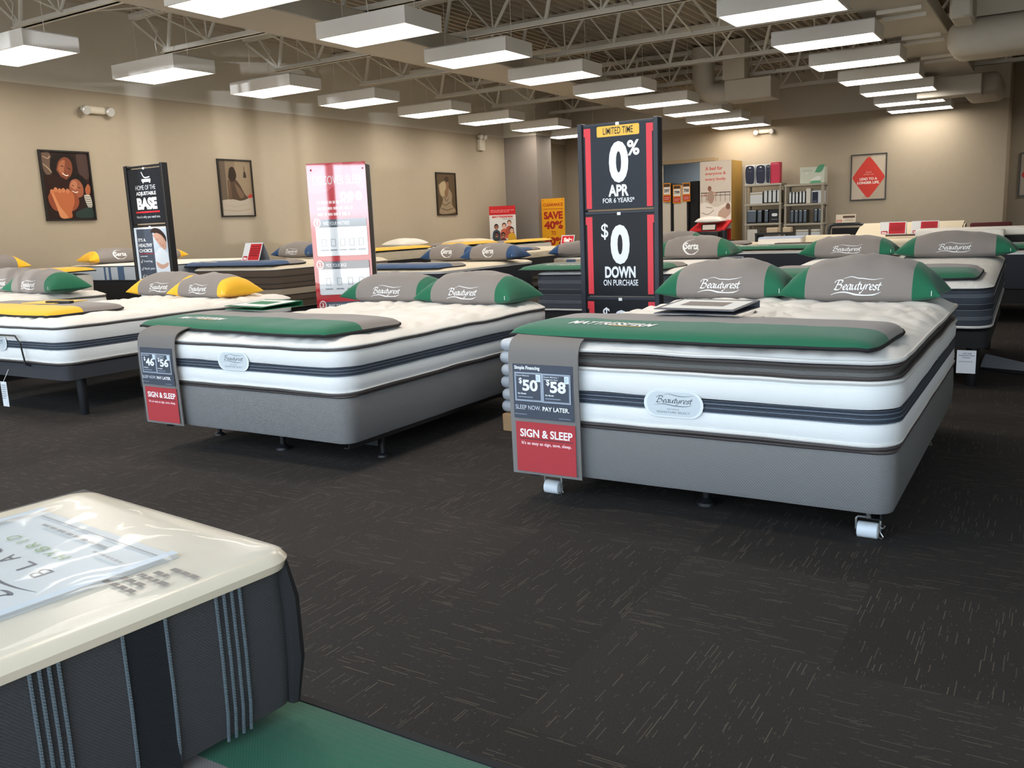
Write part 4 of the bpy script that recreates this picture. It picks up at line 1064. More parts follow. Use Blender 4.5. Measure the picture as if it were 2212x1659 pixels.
def foam_pillow(label, loc, m, w, d, h, contour, rz=0, topm=None):
    bm = bmesh.new(); n = 16; rings = []
    for i in range(n+1):
        a = 2*math.pi*i/n
    prof = [(-d/2, .3*h), (-d/2*.97, .75*h), (-d/2*.8, h), (-d/4, h*(.78 if contour else 1)), (d/6, h*(.62 if contour else 1)), (d/2*.8, h*(.85 if contour else 1)), (d/2*.97, .6*h), (d/2, .3*h), (d/2*.9, 0), (-d/2*.9, 0)]
    prof = spline(prof+[prof[0]], 3)[:-1]
    for x, s in ((-w/2, .86), (-w/2+.015, .97), (-w/2+.04, 1), (w/2-.04, 1), (w/2-.015, .97), (w/2, .86)):
        rings.append([bm.verts.new((x, y*s, h/2+(z-h/2)*s)) for y, z in prof])
    k = len(prof)
    for A, B in zip(rings, rings[1:]):
        for j in range(k):
            f = bm.faces.new((A[j], A[(j+1) % k], B[(j+1) % k], B[j])); f.material_index = 1 if topm and f.calc_center_median().z > h*.72 else 0
    bm.faces.new(rings[0][::-1]); bm.faces.new(rings[-1])
    return tag(new_obj('pillow', bm, [m, topm] if topm else m, loc=loc, rot=(0, 0, rz)), label, 'pillow', 'foam pillows')
foam_pillow('white foam pillow with pale blue top on the dark bed', (-3.42, 13.15, .74), WHITEFOAM, .62, .36, .11, False, R(2), mat('pale_blue_gel', '#a9b6cc', .6))
foam_pillow('cream contoured foam pillow on the dark bed', (-2.75, 13.2, .74), LATEX, .62, .36, .12, True, R(-4))
# cream bed with grey pad left of the shelving
bx, by = -5.0, 13.0+1.0
adj_base('black base of the cream bed in front of the banner', 1.8, 2.0, (bx, by), .3, .45, BLACKF)
mattress('cream topped mattress in front of the tall banner', 1.8, 2.0, (bx, by), (.45, .70), 'creamblack')
foot_pad('grey foot pad on the cream bed before the banner', GREYC, 1.2, .5, (-4.75, 13.95, .735), R(4), hi=False, text=False, over=.02)
pillow('grey pillow with green end behind the ring-logo pillow', GREEN, (-5.08, 13.35, .735), R(0), a=.42, up=.19, hi=False)

# split bed with raised head, far right
for k, (x0, nm) in enumerate(((-2.44, 'left'), (-1.66, 'right'))):
    adj_base('white base of the raised-head split bed, %s half' % nm, .75, 2.0, (x0+.375, 14.5), .3, .5, WHITEFOAM)
    t = thing('mattress', 'cream foam mattress of the raised-head split bed, %s half' % nm, 'mattress', (x0+.375, 13.5, .5))
    bm = bmesh.new(); box(bm, -.373, 0, 0, .373, 1.05, .25, 0, .05, 4); new_obj('foot_section', bm, LATEX, t)
bm = bmesh.new(); prof = [(14.5, .72), (15.2, 1.0), (15.45, 1.06), (15.5, .95), (15.1, .8), (14.6, .56)]
va = [bm.verts.new((-2.72, y, z-.09*(y > 15))) for y, z in prof]; vb = [bm.verts.new((-1.2, y, z-.09*(y > 15))) for y, z in prof]
for k in range(6): bm.faces.new((va[k], va[(k+1) % 6], vb[(k+1) % 6], vb[k]))
bm.faces.new(va[::-1]); bm.faces.new(vb); bmesh.ops.bevel(bm, geom=bm.edges[:], offset=.03, segments=2, affect='EDGES')
tag(new_obj('raised_mattress_head', bm, LATEX), 'cream raised head section behind the two red cards', 'mattress')
bm = bmesh.new(); box(bm, -2.2, 14.36, .775, -.95, 14.48, .80); tag(new_obj('card_ledge', bm, C('#5c4436'), smooth=False), 'brown ledge under the two red cards', 'ledge')
for k, (px, nm) in enumerate(((1929, 'left'), (1998, 'right'))):
    p = P(px, 498, Y=14.4); sale_card('red and white card on the brown ledge, %s one' % nm, (p.x, 14.42, .801), R(-4), .37, .19, lean=8)
# bed behind the slate bed, right edge
bx, by = -.68, 10.1+1.05
adj_base('black base of the navy bed at the right edge', 1.52, 2.1, (bx, by), .2, .35, BLACKF)
mattress('navy sided mattress at the right edge behind the slate bed', 1.52, 2.1, (bx, by), (.35, .72), 'navy')
foot_pad('green and grey foot pad at the right edge behind the slate bed', GREEN, 1.56, .6, (-.66, 10.4, .75), 0, hi=False, text=False, over=.03)
t = thing('foam_sample', 'white foam slab with a black band behind the right pillows', 'mattress sample', (-.69, 11.75, .762))
bm = bmesh.new(); box(bm, -.75, -.25, .075, .75, .25, .17, 0, .03, 3); new_obj('foam_top', bm, WHITEFOAM, t)
bm = bmesh.new(); box(bm, -.75, -.25, 0, .75, .25, .078, 0, .01, 1); new_obj('black_band', bm, BLACKF, t)
p = P(2092, 505, Y=11.42)
foam_pillow('long white foam pillow in front of the black-banded slab', (p.x, 11.40, .762), WHITEFOAM, .72, .24, .15, False)
p = P(2140, 488, Y=16.5); t = thing('chair', 'dark red chair back showing behind the white slab', 'chair', (p.x, 16.5, 0)); z = p.z
bm = bmesh.new(); box(bm, -.3, -.03, z-.3, .3, .03, z+.06, 0, .025, 3); new_obj('backrest', bm, C('#5a1f24'), t)
bm = bmesh.new(); box(bm, -.28, -.5, .42, .28, -.02, .48, 0, .02, 2); new_obj('seat', bm, C('#5a1f24'), t)
for sx in (-1, 1):
    for y in (-.46, -.01): bm = bmesh.new(); tube(bm, [(sx*.25, y, 0), (sx*.25, y, .43 if y < -.1 else z-.1)], .015, 8); new_obj('leg', bm, BLK, t)

# ------------------------------------------------------------------ standing signs
DK = '#1f2530'
def sign_stand(label, x0, x1, y, top, panels, FRAMEM=None):
    FRAMEM = FRAMEM or mat('black_blue_frame', '#252b36', .45, vary=.05)
    cx = (x0+x1)/2; t = thing('sign_stand', label, 'sign', (cx, y, 0)); w = x1-x0; pw = .036
    for s in (-1, 1):
        bm = bmesh.new(); box(bm, s*(w/2-pw/2)-pw/2, -.015, .02, s*(w/2-pw/2)+pw/2, .06, top, 0, .004, 1); new_obj('post', bm, FRAMEM, t, False)
        bm = bmesh.new(); box(bm, s*(w/2-pw/2)-.03, -.2, 0, s*(w/2-pw/2)+.03, .25, .025, 0, .006, 1); new_obj('foot', bm, FRAMEM, t, False)
    zs = sorted({round(z, 3) for p in panels for z in (p[0]-.02, p[1]+.008)})
    for z in [top-.03]+[p[0]-.034 for p in panels]:
        bm = bmesh.new(); box(bm, -w/2+pw, .0, z, w/2-pw, .045, z+.022, 0, .003, 1); new_obj('cross_bar', bm, FRAMEM, t, False)
    for z0, z1, fn in panels:
        A = fn(w-2*pw-.01, z1-z0); A.build('sign_panel', t, (0, .0, z0))
        bm = bmesh.new(); box(bm, -.012, -.004, z1-.008, .014, .01, z1+.012); new_obj('clip', bm, WHITE_ENAMEL, t, False)
    return t
def redbars(A):
    for x0, x1, nx in ((.025, .105, .0), (.905, .985, 1)):
        A.rect('#e0424d', x0, .015, x1, .93)
        A.rect('#e0424d', x0-(.02 if nx == 0 else 0), .88, x1+(.02 if nx == 1 else 0), .975)
def p_apr(w, h):
    A = Art(w, h, DK, .006, .0005, .4); redbars(A)
    A.rrect('#f2c04e', .2, .86, .81, .985, .02); A.text('#2a2a2c', 'LIMITED TIME', .29, .885, .72, .965, .012)
    A.text('#eef3fb', '0', .37, .31, .65, .80, .05); A.text('#eef3fb', '%', .635, .62, .81, .80, .03)
    A.text('#eef3fb', 'APR', .355, .15, .65, .29, .04); A.text('#eef3fb', 'FOR 6 YEARS*', .27, .075, .73, .135, .015); return A
def p_down(w, h):
    A = Art(w, h, '#16181e', .006, .0005, .4); redbars(A)
    A.text('#eef3fb', '$', .235, .69, .34, .89, .008); A.text('#eef3fb', '0', .37, .385, .65, .87, .05)
    A.text('#eef3fb', 'DOWN', .28, .215, .73, .36, .04); A.text('#eef3fb', 'ON PURCHASE', .255, .12, .765, .195, .012); return A
def p_third(w, h):
    A = Art(w, h, '#16181e', .006, .0005, .4); redbars(A)
    A.text('#eef3fb', '$', .235, .70, .34, .9, .008); A.text('#eef3fb', '0', .37, .385, .65, .87, .05); return A
def p_home(w, h):
    A = Art(w, h, '#20252d', .006, .0005, .22)
    for q in ([(.42, .94), (.5, .84), (.66, .845)], [(.41, .80), (.68, .80)], [(.41, .78), (.68, .78)]): A.curve('#e9eef2', q, .012)
    for x in (.45, .65): A.rect('#e9eef2', x-.015, .735, x+.015, .77)
    A.rect('#e9eef2', .43, .755, .67, .77)
    A.text('#d9dee4', 'HOME OF THE', .20, .615, .80, .70, .0); A.text('#f1f4f7', 'ADJUSTABLE', .20, .50, .80, .585, .03); A.text('#ffffff', 'BASE', .20, .255, .80, .475, .06)
    A.rect('#d8323e', .14, .195, .86, .225); A.text('#dfe5ea', "Here's why you need one.", .15, .085, .86, .15, .0); return A
def p_health(w, h):
    A = Art(w, h, '#dfe7f0', .006, .0005, .3); A.rect('#4d5563', .07, 0, .56, .97)
    A.rect('#cfdbe8', .56, .02, .97, .97)
    for k, s in enumerate(("IT'S A", 'HEALTHY', 'CHOICE')): A.text('#f4f6f8', s, .1, .735-.1*k, (.33, .52, .50)[k], .80-.1*k, .03)
    A.rect('#a5343f', .1, .5, .56, .515); A.scribble('#d9dee6', .12, .44, .34, .48)
    for k, s in enumerate(('Snoring', 'Back pain', 'Circulation')):
        y = .34-.14*k; A.curve('#f4f6f8', [(.12, y+.03), (.145, y), (.18, y+.06)], .006); A.text('#e6eaf0', s, .21, y, (.47, .53, .55)[k], y+.05, .01)
    A.blob('#3a2c2a', [(.5, .9), (.6, .98), (.8, .95), (.95, .82), (.93, .7), (.8, .82), (.65, .88)])
    A.blob('#d3a48f', [(.56, .85), (.68, .89), (.83, .84), (.94, .72), (.93, .6), (.84, .58), (.7, .7)])
    A.curve('#8d5f50', [(.66, .78), (.71, .75)], .005); A.curve('#8d5f50', [(.76, .71), (.8, .66)], .004); A.curve('#a8615a', [(.83, .67), (.87, .64)], .006)
    A.blob('#e9eff7', [(.58, .5), (.75, .62), (.9, .55), (.97, .45), (.97, .1), (.62, .12)]); A.blob('#d8ab97', [(.6, .36), (.78, .3), (.95, .34), (.93, .27), (.75, .22), (.62, .27)])
    return A
sign_stand('tall black sign stand reading 0% APR and $0 DOWN between the front beds', -2.886, -2.288, 5.66, 1.85, [(1.262, 1.828, p_apr), (.667, 1.228, p_down), (.075, .637, p_third)])
sign_stand('tall black sign stand reading HOME OF THE ADJUSTABLE BASE', -8.26, -7.652, 5.9, 1.935, [(1.345, 1.893, p_home), (.76, 1.306, p_health), (.18, .72, lambda w, h: Art(w, h, '#e6ebf2', .006))], BLK)
# two-sided poster stand facing the storefront
t = thing('poster_stand', 'red and white poster stand reading DISCOVER in the middle', 'sign', (-5.632, 6.206, 0), R(27))
A = Art(.545, 1.62, '#c9202e', .006, .0005, .31)
wh = '#eef3f8'
A.blob('#d95560', [(.0, .93), (.4, .99), (.62, .99), (.4, .86), (.05, .84)]); A.blob('#d95560', [(.75, .99), (.97, .99), (.97, .86), (.82, .88)])
A.text(wh, 'DISCOVER SLEEP', .1, .882, .93, .93, -.005)
for k, x in enumerate((.6, .72, .86)):
    A.ell('#f6dfe1', x, .815, .062, .026); A.text('#b52a36', str(k+1), x-.016, .803, x+.016, .827, .02)
A.scribble('#f3cfd2', .14, .70, .75, .80, 3)
for k, (y0, y1, s, i) in enumerate(((.485, .69, 'FIND YOUR MATTRESS', '1'), (.265, .455, 'PICK YOUR BASE', '2'), (.06, .225, 'MAKE YOUR BED', '3'))):
    A.rrect(wh, .08, y0, .96, y1, .03); A.rrect('#4d5563', .08, y1-.045, .96, y1, .02); A.text('#e6ebf0', s, .22, y1-.033, .22+.025*len(s), y1-.013, .01)
    A.ell('#f7eef0', .115, y1-.018, .062, .026); A.ell('#b8202c', .115, y1-.018, .045, .019); A.text('#ffffff', i, .098, y1-.031, .132, y1-.005, .03)
    for j in range(4 if k else 5):
        x = .2+.19*j if k else .17+.16*j
        A.frame('#7d8a96', x, y0+.055, x+.08, y0+.095, .006); A.scribble('#8b97a5', x-.02, y0+.025, x+.11, y0+.04)
for x in (.06, .94): A.ell('#5b3b3e', x, .965, .018, .006)
A.build('front_poster', t, (0, -.03, .18))
bm = bmesh.new(); box(bm, -.272, .15, .18, .272, .16, 1.79); new_obj('back_poster', bm, C('#c9c4bd'), t, False)
for s in (-1, 1):
    bm = bmesh.new(); box(bm, s*.262-.008, -.02, .02, s*.262+.008, .145, 1.78); new_obj('post', bm, BLK, t, False)
bm = bmesh.new(); box(bm, -.28, -.2, 0, .28, .2, .02, 0, .006, 1); new_obj('base_plate', bm, BLK, t, False)
# clearance sign beside the column, kids poster in the corner
pa, pb = P(1169, 430, Y=18.45), P(1219, 430, Y=18.45)
t = thing('sign_stand', 'yellow CLEARANCE SAVE 40% sign beside the grey column', 'sign', ((pa.x+pb.x)/2, 18.45, 0)); w = pb.x-pa.x
A = Art(w, 1.15, '#e8a21c', .006, .0006, .5); rd = '#a92a1f'
A.text(rd, 'CLEARANCE', .07, .845, .93, .905, .03); A.rect(rd, .07, .785, .93, .795); A.text(rd, 'SAVE', .09, .585, .91, .74, .05); A.text(rd, '40%', .09, .385, .91, .55, .05); A.text(rd, 'TO', .40, .27, .60, .345, .03); A.text(rd, '60%', .09, .06, .91, .225, .05)
for x in (.08, .92): A.ell(rd, x, .965, .02, .008)
A.build('sign_panel', t, (0, 0, P(1169, 430, Y=18.45).z-1.15))
bm = bmesh.new(); box(bm, -w/2-.03, .0, .02, -w/2-.002, .03, pa.z); new_obj('post', bm, WHITE_ENAMEL, t, False)
bm = bmesh.new(); box(bm, -w/2-.03, -.15, 0, w/2, .2, .02); new_obj('base_plate', bm, BLK, t, False)
t = thing('poster', 'red topped poster with a group of kids leaning in the far left corner', 'poster', (-10.83, 17.35, 0), R(33))
A = Art(.60, 1.0, '#dcdad6', .01, .0006, .5); A.rect('#c81a20', 0, .80, 1, 1); A.scribble('#e88a8c', .06, .85, .95, .92, 2)
A.text('#cf2b2f', 'MATTRESSFIRM', .1, .735, .88, .78, .05, .2); A.text('#4a3a38', 'Foster Kids', .5, .695, .88, .725, .0)
for x, y, sk, hr, sh in ((.25, .52, '#8f5b43', '#1f1512', '#33424a'), (.55, .54, '#d7a58d', '#5a3423', '#c8603f'), (.75, .60, '#d9a994', '#6b4630', '#b2513c'), (.25, .34, '#6d4330', '#17110f', '#2f3c40'), (.5, .33, '#8a5640', '#2a1815', '#5c241f'), (.83, .44, '#d3a284', '#1d1715', '#d9a51f')):
    A.blob(sh, [(x-.16, y-.26), (x-.13, y-.1), (x, y-.05), (x+.13, y-.1), (x+.16, y-.26)]); A.ell(hr, x, y+.02, .085, .065); A.ell(sk, x, y, .07, .052); A.curve('#f0e6e0', [(x-.03, y-.018), (x, y-.028), (x+.03, y-.018)], .006)
A.build('poster_panel', t, (0, 0, .60))
bm = bmesh.new(); box(bm, -.25, .0, 0, .25, .05, .62); new_obj('stand', bm, BLK, t, False)

# ------------------------------------------------------------------ framed pictures
def framed(label, w, h, fn, loc, rz):
    t = thing('framed_picture', label, 'picture', loc, rz); fw = .022
    for nm, a in (('frame', (-w/2, -.03, 0, w/2, 0, fw)), ('frame', (-w/2, -.03, h-fw, w/2, 0, h)), ('frame', (-w/2, -.03, fw, -w/2+fw, 0, h-fw)), ('frame', (w/2-fw, -.03, fw, w/2, 0, h-fw))):
        pass
    bm = bmesh.new()
    for a in ((-w/2, -.03, 0, w/2, 0, fw), (-w/2, -.03, h-fw, w/2, 0, h), (-w/2, -.03, fw, -w/2+fw, 0, h-fw), (w/2-fw, -.03, fw, w/2, 0, h-fw)): box(bm, *a)
    bmesh.ops.remove_doubles(bm, verts=bm.verts, dist=.0001); new_obj('frame', bm, mat('black_frame_wood', '#1d1a19', .35, vary=.05), t, False)
    A = fn(w-2*fw, h-2*fw); A.build('print', t, (0, -.012, fw)); return t
def pic_family(w, h):
    A = Art(w, h, '#2a1a17', .004, .0005, .4)
    A.blob('#6a5548', [(.03, .98), (.2, .98), (.22, .72), (.1, .66), (.03, .75)]); A.blob('#4a3833', [(.75, .98), (.98, .98), (.98, .62), (.78, .68)])
    A.curve('#b0997a', [(.05, .93), (.15, .9), (.2, .94)], .012); A.curve('#b0997a', [(.04, .82), (.13, .76), (.2, .7)], .014)
    A.blob('#1d1210', [(.2, .9), (.4, .99), (.65, .97), (.74, .8), (.7, .62), (.55, .6), (.3, .62), (.18, .74)])
    A.blob('#7d4630', [(.3, .73), (.36, .86), (.5, .93), (.62, .88), (.64, .74), (.55, .62), (.42, .6)])
    A.blob('#a8684a', [(.33, .74), (.4, .86), (.5, .88), (.47, .76), (.42, .66)])
    A.curve('#2a1510', [(.4, .8), (.46, .785)], .01); A.curve('#2a1510', [(.54, .77), (.6, .75)], .01); A.curve('#8f5238', [(.5, .78), (.52, .72), (.49, .71)], .008); A.curve('#efe0d6', [(.42, .69), (.48, .655), (.54, .66)], .013)
    A.blob('#2c1511', [(.03, .62), (.25, .66), (.5, .58), (.55, .45), (.3, .4), (.08, .42)])
    A.blob('#17100f', [(.52, .62), (.75, .68), (.9, .58), (.86, .42), (.7, .5), (.56, .5)])
    A.blob('#9a5a40', [(.52, .48), (.58, .58), (.72, .6), (.82, .5), (.8, .36), (.66, .32), (.55, .38)]); A.blob('#b8795a', [(.54, .5), (.62, .58), (.7, .55), (.66, .44)])
    A.curve('#3a1d15', [(.58, .51), (.63, .5)], .009); A.curve('#3a1d15', [(.71, .48), (.76, .47)], .009); A.curve('#f0dfd2', [(.58, .42), (.64, .4), (.7, .41)], .012)
    A.blob('#c5c0b4', [(.82, .36), (.95, .36), (.98, .2), (.9, .16), (.84, .26)])
    for k in range(5): A.curve('#3a3a38', [(.83, .345-.035*k), (.9, .33-.035*k), (.97, .34-.035*k)], .007)
    A.blob('#2a3a36', [(.6, .1), (.85, .17), (.98, .15), (.98, .02), (.62, .02)])
    A.blob('#8f4a30', [(.05, .33), (.15, .42), (.4, .42), (.62, .4), (.7, .25), (.55, .12), (.2, .12), (.08, .22)])
    A.blob('#b4663f', [(.12, .38), (.2, .45), (.3, .42), (.45, .43), (.58, .4), (.6, .26), (.52, .12), (.5, .02), (.27, .02), (.22, .16)]); A.blob('#d08a5e', [(.14, .38), (.18, .38), (.27, .2), (.36, .1), (.42, .02), (.28, .02), (.2, .2)])
    for x, y in ((.15, .41), (.23, .44), (.31, .425), (.39, .43), (.48, .42)): A.ell('#c67d55', x, y, .04, .035)
    A.blob('#a8623f', [(.86, .46), (.93, .53), (.98, .48), (.95, .38), (.87, .38)]); return A
def pic_back(w, h):
    A = Art(w, h, '#7a6a56', .004, .0005, .4); A.rect('#8b7a64', .5, .3, 1, 1); A.rect('#5d5042', 0, .25, .2, 1)
    A.poly('#a99f90', [(0, .0), (0, .28), (.15, .29), (.3, .3), (.5, .28), (.7, .29), (.85, .32), (1, .33), (1, 0)]); A.curve('#a4947f', [(.1, .2), (.4, .16), (.8, .2)], .012); A.curve('#9c8c78', [(.05, .1), (.5, .08), (.9, .12)], .012)
    A.rect('#3d3328', .78, .78, .8, .9); A.blob('#352b22', [(.74, .7), (.84, .7), (.82, .8), (.77, .8)])
    A.blob('#4a3a2c', [(.22, .3), (.26, .5), (.3, .62), (.48, .66), (.62, .56), (.74, .4), (.84, .32), (.6, .27), (.4, .3)]); A.blob('#2e2219', [(.27, .7), (.33, .86), (.46, .88), (.53, .74), (.46, .64), (.34, .62)])
    A.blob('#6b5643', [(.45, .6), (.6, .5), (.72, .36), (.6, .32), (.5, .45)]); A.blob('#5e4a39', [(.24, .3), (.24, .62), (.32, .62), (.33, .32)]); A.blob('#b03a34', [(.84, .36), (.95, .4), (.98, .34), (.86, .32)]); return A
def pic_sheet(w, h):
    A = Art(w, h, '#54442f', .004, .0005, .4); A.blob('#8f7f66', [(.1, .72), (.3, .8), (.55, .82), (.6, .68), (.8, .5), (.78, .25), (.95, .05), (.1, .02), (.3, .35), (.15, .5)])
    A.blob('#a99878', [(.15, .72), (.35, .8), (.48, .74), (.42, .5), (.3, .42), (.18, .55)]); A.blob('#7c5f45', [(.45, .85), (.6, .9), (.64, .75), (.6, .5), (.45, .4), (.4, .55), (.52, .66)]); A.ell('#3b2a1e', .55, .86, .12, .07)
    for q in ([(.2, .3), (.4, .22), (.7, .3)], [(.2, .15), (.5, .1), (.85, .15)], [(.3, .45), (.5, .33), (.6, .4)]): A.curve('#5f5040', q, .02)
    return A
def pic_diamond(w, h):
    A = Art(w, h, '#b6a793', .004, .0005, .4); A.poly('#c6b9a6', [(0, .55), (.3, .7), (.6, 1), (1, 1), (1, .5), (.6, .3), (.3, 0), (0, 0)])
    r = '#d03a2c'; A.blob(r, [(.5, .95), (.56, .93), (.75, .75), (.95, .54), (.97, .5), (.95, .45), (.75, .24), (.56, .06), (.5, .04), (.44, .06), (.25, .24), (.05, .45), (.03, .5), (.05, .54), (.25, .75), (.44, .93)])
    A.text('#eab6a8', 'Good', .42, .595, .58, .635, .0); A.text('#eab6a8', 'sleep can', .36, .54, .66, .58, .0); A.text('#f6e9e2', 'LEAD TO A', .24, .43, .76, .49, .04); A.text('#f6e9e2', 'LONGER LIFE.', .17, .345, .83, .405, .04); return A
def on_left(u0, v0, u1, v1, zb):
    a, b = P(u0, v0, X=XL), P(u1, v1, X=XL); return (XL+.001, (a.y+b.y)/2, zb), b.y-a.y
loc, w = on_left(79.3, 323, 189, 327.5, 1.472); framed('framed photo of a laughing woman and child with bare feet', w, .91, pic_family, loc, R(90))
loc, w = on_left(466, 343.7, 540, 346, 1.48); framed('framed brown photo of a person seen from behind on a bed', w, .90, pic_back, loc, R(90))
loc, w = on_left(939, 369.7, 981.4, 369.7, 1.43); framed('framed sepia photo of a figure wrapped in a sheet', w, .90, pic_sheet, loc, R(90))
a, b, c = P(1839.3, 334, Y=YB), P(1917, 331, Y=YB), P(1836.5, 433, Y=YB); framed('framed red diamond poster reading LEAD TO A LONGER LIFE', b.x-a.x, a.z-c.z, pic_diamond, ((a.x+b.x)/2, YB-.001, c.z-.01), 0)
a, c = P(2205, 330, Y=23.0), P(2203, 424, Y=23.0); framed('framed red poster cut off at the right edge in the recess', .8, a.z-c.z, pic_diamond, (a.x+.4, 22.999, c.z), 0)

# emergency lights
def egress(label, loc, rz, box_=True, sep=.11):
    t = thing('emergency_light', label, 'light fixture', loc, rz)
    bm = bmesh.new()
    if box_: box(bm, -.11, -.075, -.24, .11, 0, 0, 0, .01, 2)
    else: box(bm, -.14, -.07, -.05, .14, 0, .05, 0, .03, 3)
    new_obj('battery_case', bm, mat('beige_plastic', '#cfc8b6', .45), t)
    for s in (-1, 1):
        bm = bmesh.new(); z = .07 if box_ else .0; x = s*(.08 if box_ else .18)
        tube(bm, [(x, -.01, z), (x, -.05, z), (x+s*.0, -.11, z-.02), (x, -.125, z-.025)], [.03, .055, .062, .05], 16); new_obj('lamp_head', bm, mat('lamp_chrome', '#d8d8d4', .15, metal=.3), t)
p = P(203, 239, X=XL); egress('emergency light with two round heads high on the near left wall', (XL+.001, p.y, p.z), R(90), False)
p = P(1036, 305, X=XL); egress('emergency light box with two heads high on the far left wall', (XL+.001, p.y, p.z+.03), R(90))
p = P(1652, 284, Y=YB); egress('cream emergency light high on the back wall above the shelving', (p.x, YB-.001, p.z), 0, False)

# ------------------------------------------------------------------ back of the shop: doorway stock, banner, shelving
def upright(label, x0, x1, y, top, cream):
    t = thing('upright_mattress', label, 'mattress', ((x0+x1)/2, y, 0)); w = x1-x0
    if cream:
        for s in (-1, 1):
            bm = bmesh.new(); box(bm, s*(w/2-.02)-.02, 0, 0, s*(w/2-.02)+.02, 1.2, top, 0, .015, 2); new_obj('cover_face', bm, BLACKF, t)
        bm = bmesh.new(); box(bm, -w/2+.04, -.012, 0, w/2-.04, 1.19, top-.01, 0, .02, 2); new_obj('side_border', bm, mat('cream_border', '#cfc6b6', .8, bump=('knit', 60, .2)), t)
    else:
        bm = bmesh.new(); box(bm, -w/2, 0, 0, w/2, 1.2, top, 0, .03, 3); new_obj('cover', bm, BLACKF, t)
    return t
yy = 20.95
def xa(px, Y=yy): return P(px, 450, Y=Y).x
tops = [P(1440, 396, Y=yy).z, P(1470, 400, Y=yy).z, P(1500, 391, Y=yy).z]
upright('upright mattress with cream border, nearest the black sign', xa(1424), xa(1452), yy, tops[0], True)
upright('upright mattress with broad cream border in the doorway middle', xa(1453), xa(1488), yy-.03, tops[1], True)
upright('plain black upright mattress at the right of the doorway', xa(1489), xa(1510), yy+.02, tops[2], False)
for (u0, u1, v0, v1, num, nm) in ((1432, 1449, 396, 436, '597', 'left'), (1453.5, 1471, 400, 439, '799', 'middle'), (1474, 1491, 395, 435, '700', 'right')):
    y = yy-.06; a, b = P(u0, v0, Y=y), P(u1, v1, Y=y); w, h = b.x-a.x, a.z-b.z
    A = Art(w, h, '#d98a1e', .003, .0006); A.rect('#4a3a30', .1, .8, .9, .95); A.rect('#ece8e0', .08, .4, .92, .78); A.text('#3a3230', num, .16, .5, .84, .68, .04); A.rect('#c23a2c', .08, .06, .92, .34); A.scribble('#f0b0a0', .16, .1, .84, .28, 2)
    tag(A.build('price_card', None, ((a.x+b.x)/2, y, b.z)), 'orange price card on the upright mattresses, %s of three' % nm, 'price tag', 'orange price cards')
# tall banner stand with a trying shelf
a, b = P(1512, 350, Y=20.5), P(1580, 345, Y=20.5); w = b.x-a.x; H = b.z
t = thing('banner_stand', 'tall banner display reading A bed for everyone and every body', 'display', ((a.x+b.x)/2, 20.5, 0))
bm = bmesh.new(); box(bm, -w/2, .008, 0, w/2, .8, H); new_obj('cabinet', bm, mat('yellow_oak', '#b9923f', .5, vary=.06), t, False)
A = Art(w, H, '#cfc3b6', .008, .0006); rd = '#c6483a'
A.rect('#c22f2c', 0, 0, 1, .36)
for k, s in enumerate(('A bed for', 'everyone &', 'every body.')): A.text(rd, s, .17, .915-.052*k, (.72, .83, .84)[k], .95-.052*k, .02)
for x in range(7): A.rect('#4b4240', .05+.15*x, .62, .062+.15*x, .71)
A.rect('#4b4240', .03, .70, .97, .708); A.rect('#4b4240', .03, .675, .97, .681)
A.blob('#a88c7c', [(.22, .64), (.28, .715), (.4, .72), (.46, .65), (.36, .60)]); A.ell('#8a5b48', .31, .745, .06, .024); A.curve('#b98a76', [(.24, .70), (.08, .675)], .03); A.curve('#b98a76', [(.42, .71), (.56, .69)], .03)
A.poly('#e4dbd2', [(0, .36), (0, .6), (.15, .615), (.3, .60), (.45, .57), (.6, .57), (.8, .60), (1, .60), (1, .36)]); A.blob('#bda08f', [(.6, .52), (.75, .56), (.95, .58), (.97, .5), (.7, .44), (.58, .46)]); A.ell('#7a5a48', .9, .57, .07, .03)
for q in ([(.05, .52), (.25, .5), (.45, .54)], [(.1, .44), (.4, .42), (.7, .4)], [(.2, .57), (.4, .56)]): A.curve('#a89788', q, .02)
A.build('banner', t, (0, 0, 0))
zt = P(1540, 488, Y=20.1).z
bm = bmesh.new(); v = [bm.verts.new(q) for q in ((-w/2-.1, -.45, zt-.08), (w/2-.02, -.45, zt-.08), (w/2+.02, 0, zt+.12), (-w/2-.0, 0, zt+.12), (-w/2-.1, -.45, zt-.12), (w/2-.02, -.45, zt-.12), (w/2+.02, 0, zt+.08), (-w/2, 0, zt+.08))]
for q in ((0, 1, 2, 3), (4, 5, 6, 7), (0, 1, 5, 4), (1, 2, 6, 5), (2, 3, 7, 6), (3, 0, 4, 7)): bm.faces.new([v[i] for i in q])
new_obj('sloped_tray', bm, C('#c3262b'), t, False)
bm = bmesh.new(); box(bm, -w/2+.05, -.3, 0, w/2-.1, .0, zt-.1); new_obj('tray_support', bm, C('#b0292b'), t, False)
plain_pillow('white pillow lying on the red sloped tray of the tall banner', ((a.x+b.x)/2-.02, 20.22, zt+.06), R(0), .33, .2, .16, WHITEFOAM, 'plain white pillows')
p, q = P(1514, 498, Y=20.0), P(1546, 484, Y=20.0)
t2 = thing('table_sign', 'small black framed card leaning before the white tray pillow', 'sign', ((p.x+q.x)/2, 20.03, p.z))
A = Art(q.x-p.x, q.z-p.z, '#1c1a1a', .01, .0006); A.rect('#d6cfc4', .08, .1, .92, .9); A.build('framed_card', t2, (0, 0, 0), (R(-8), 0, 0))
p, q = P(1507, 518, Y=19.6), P(1550, 500, Y=19.6)
bm = bmesh.new(); box(bm, p.x, 19.6, 0, q.x, 19.98, q.z, 0, .01, 1); A = Art(.3, .1, '#2a2226')
tag(new_obj('black_cabinet', bm, BLK), 'black box stand below the red tray', 'cabinet')
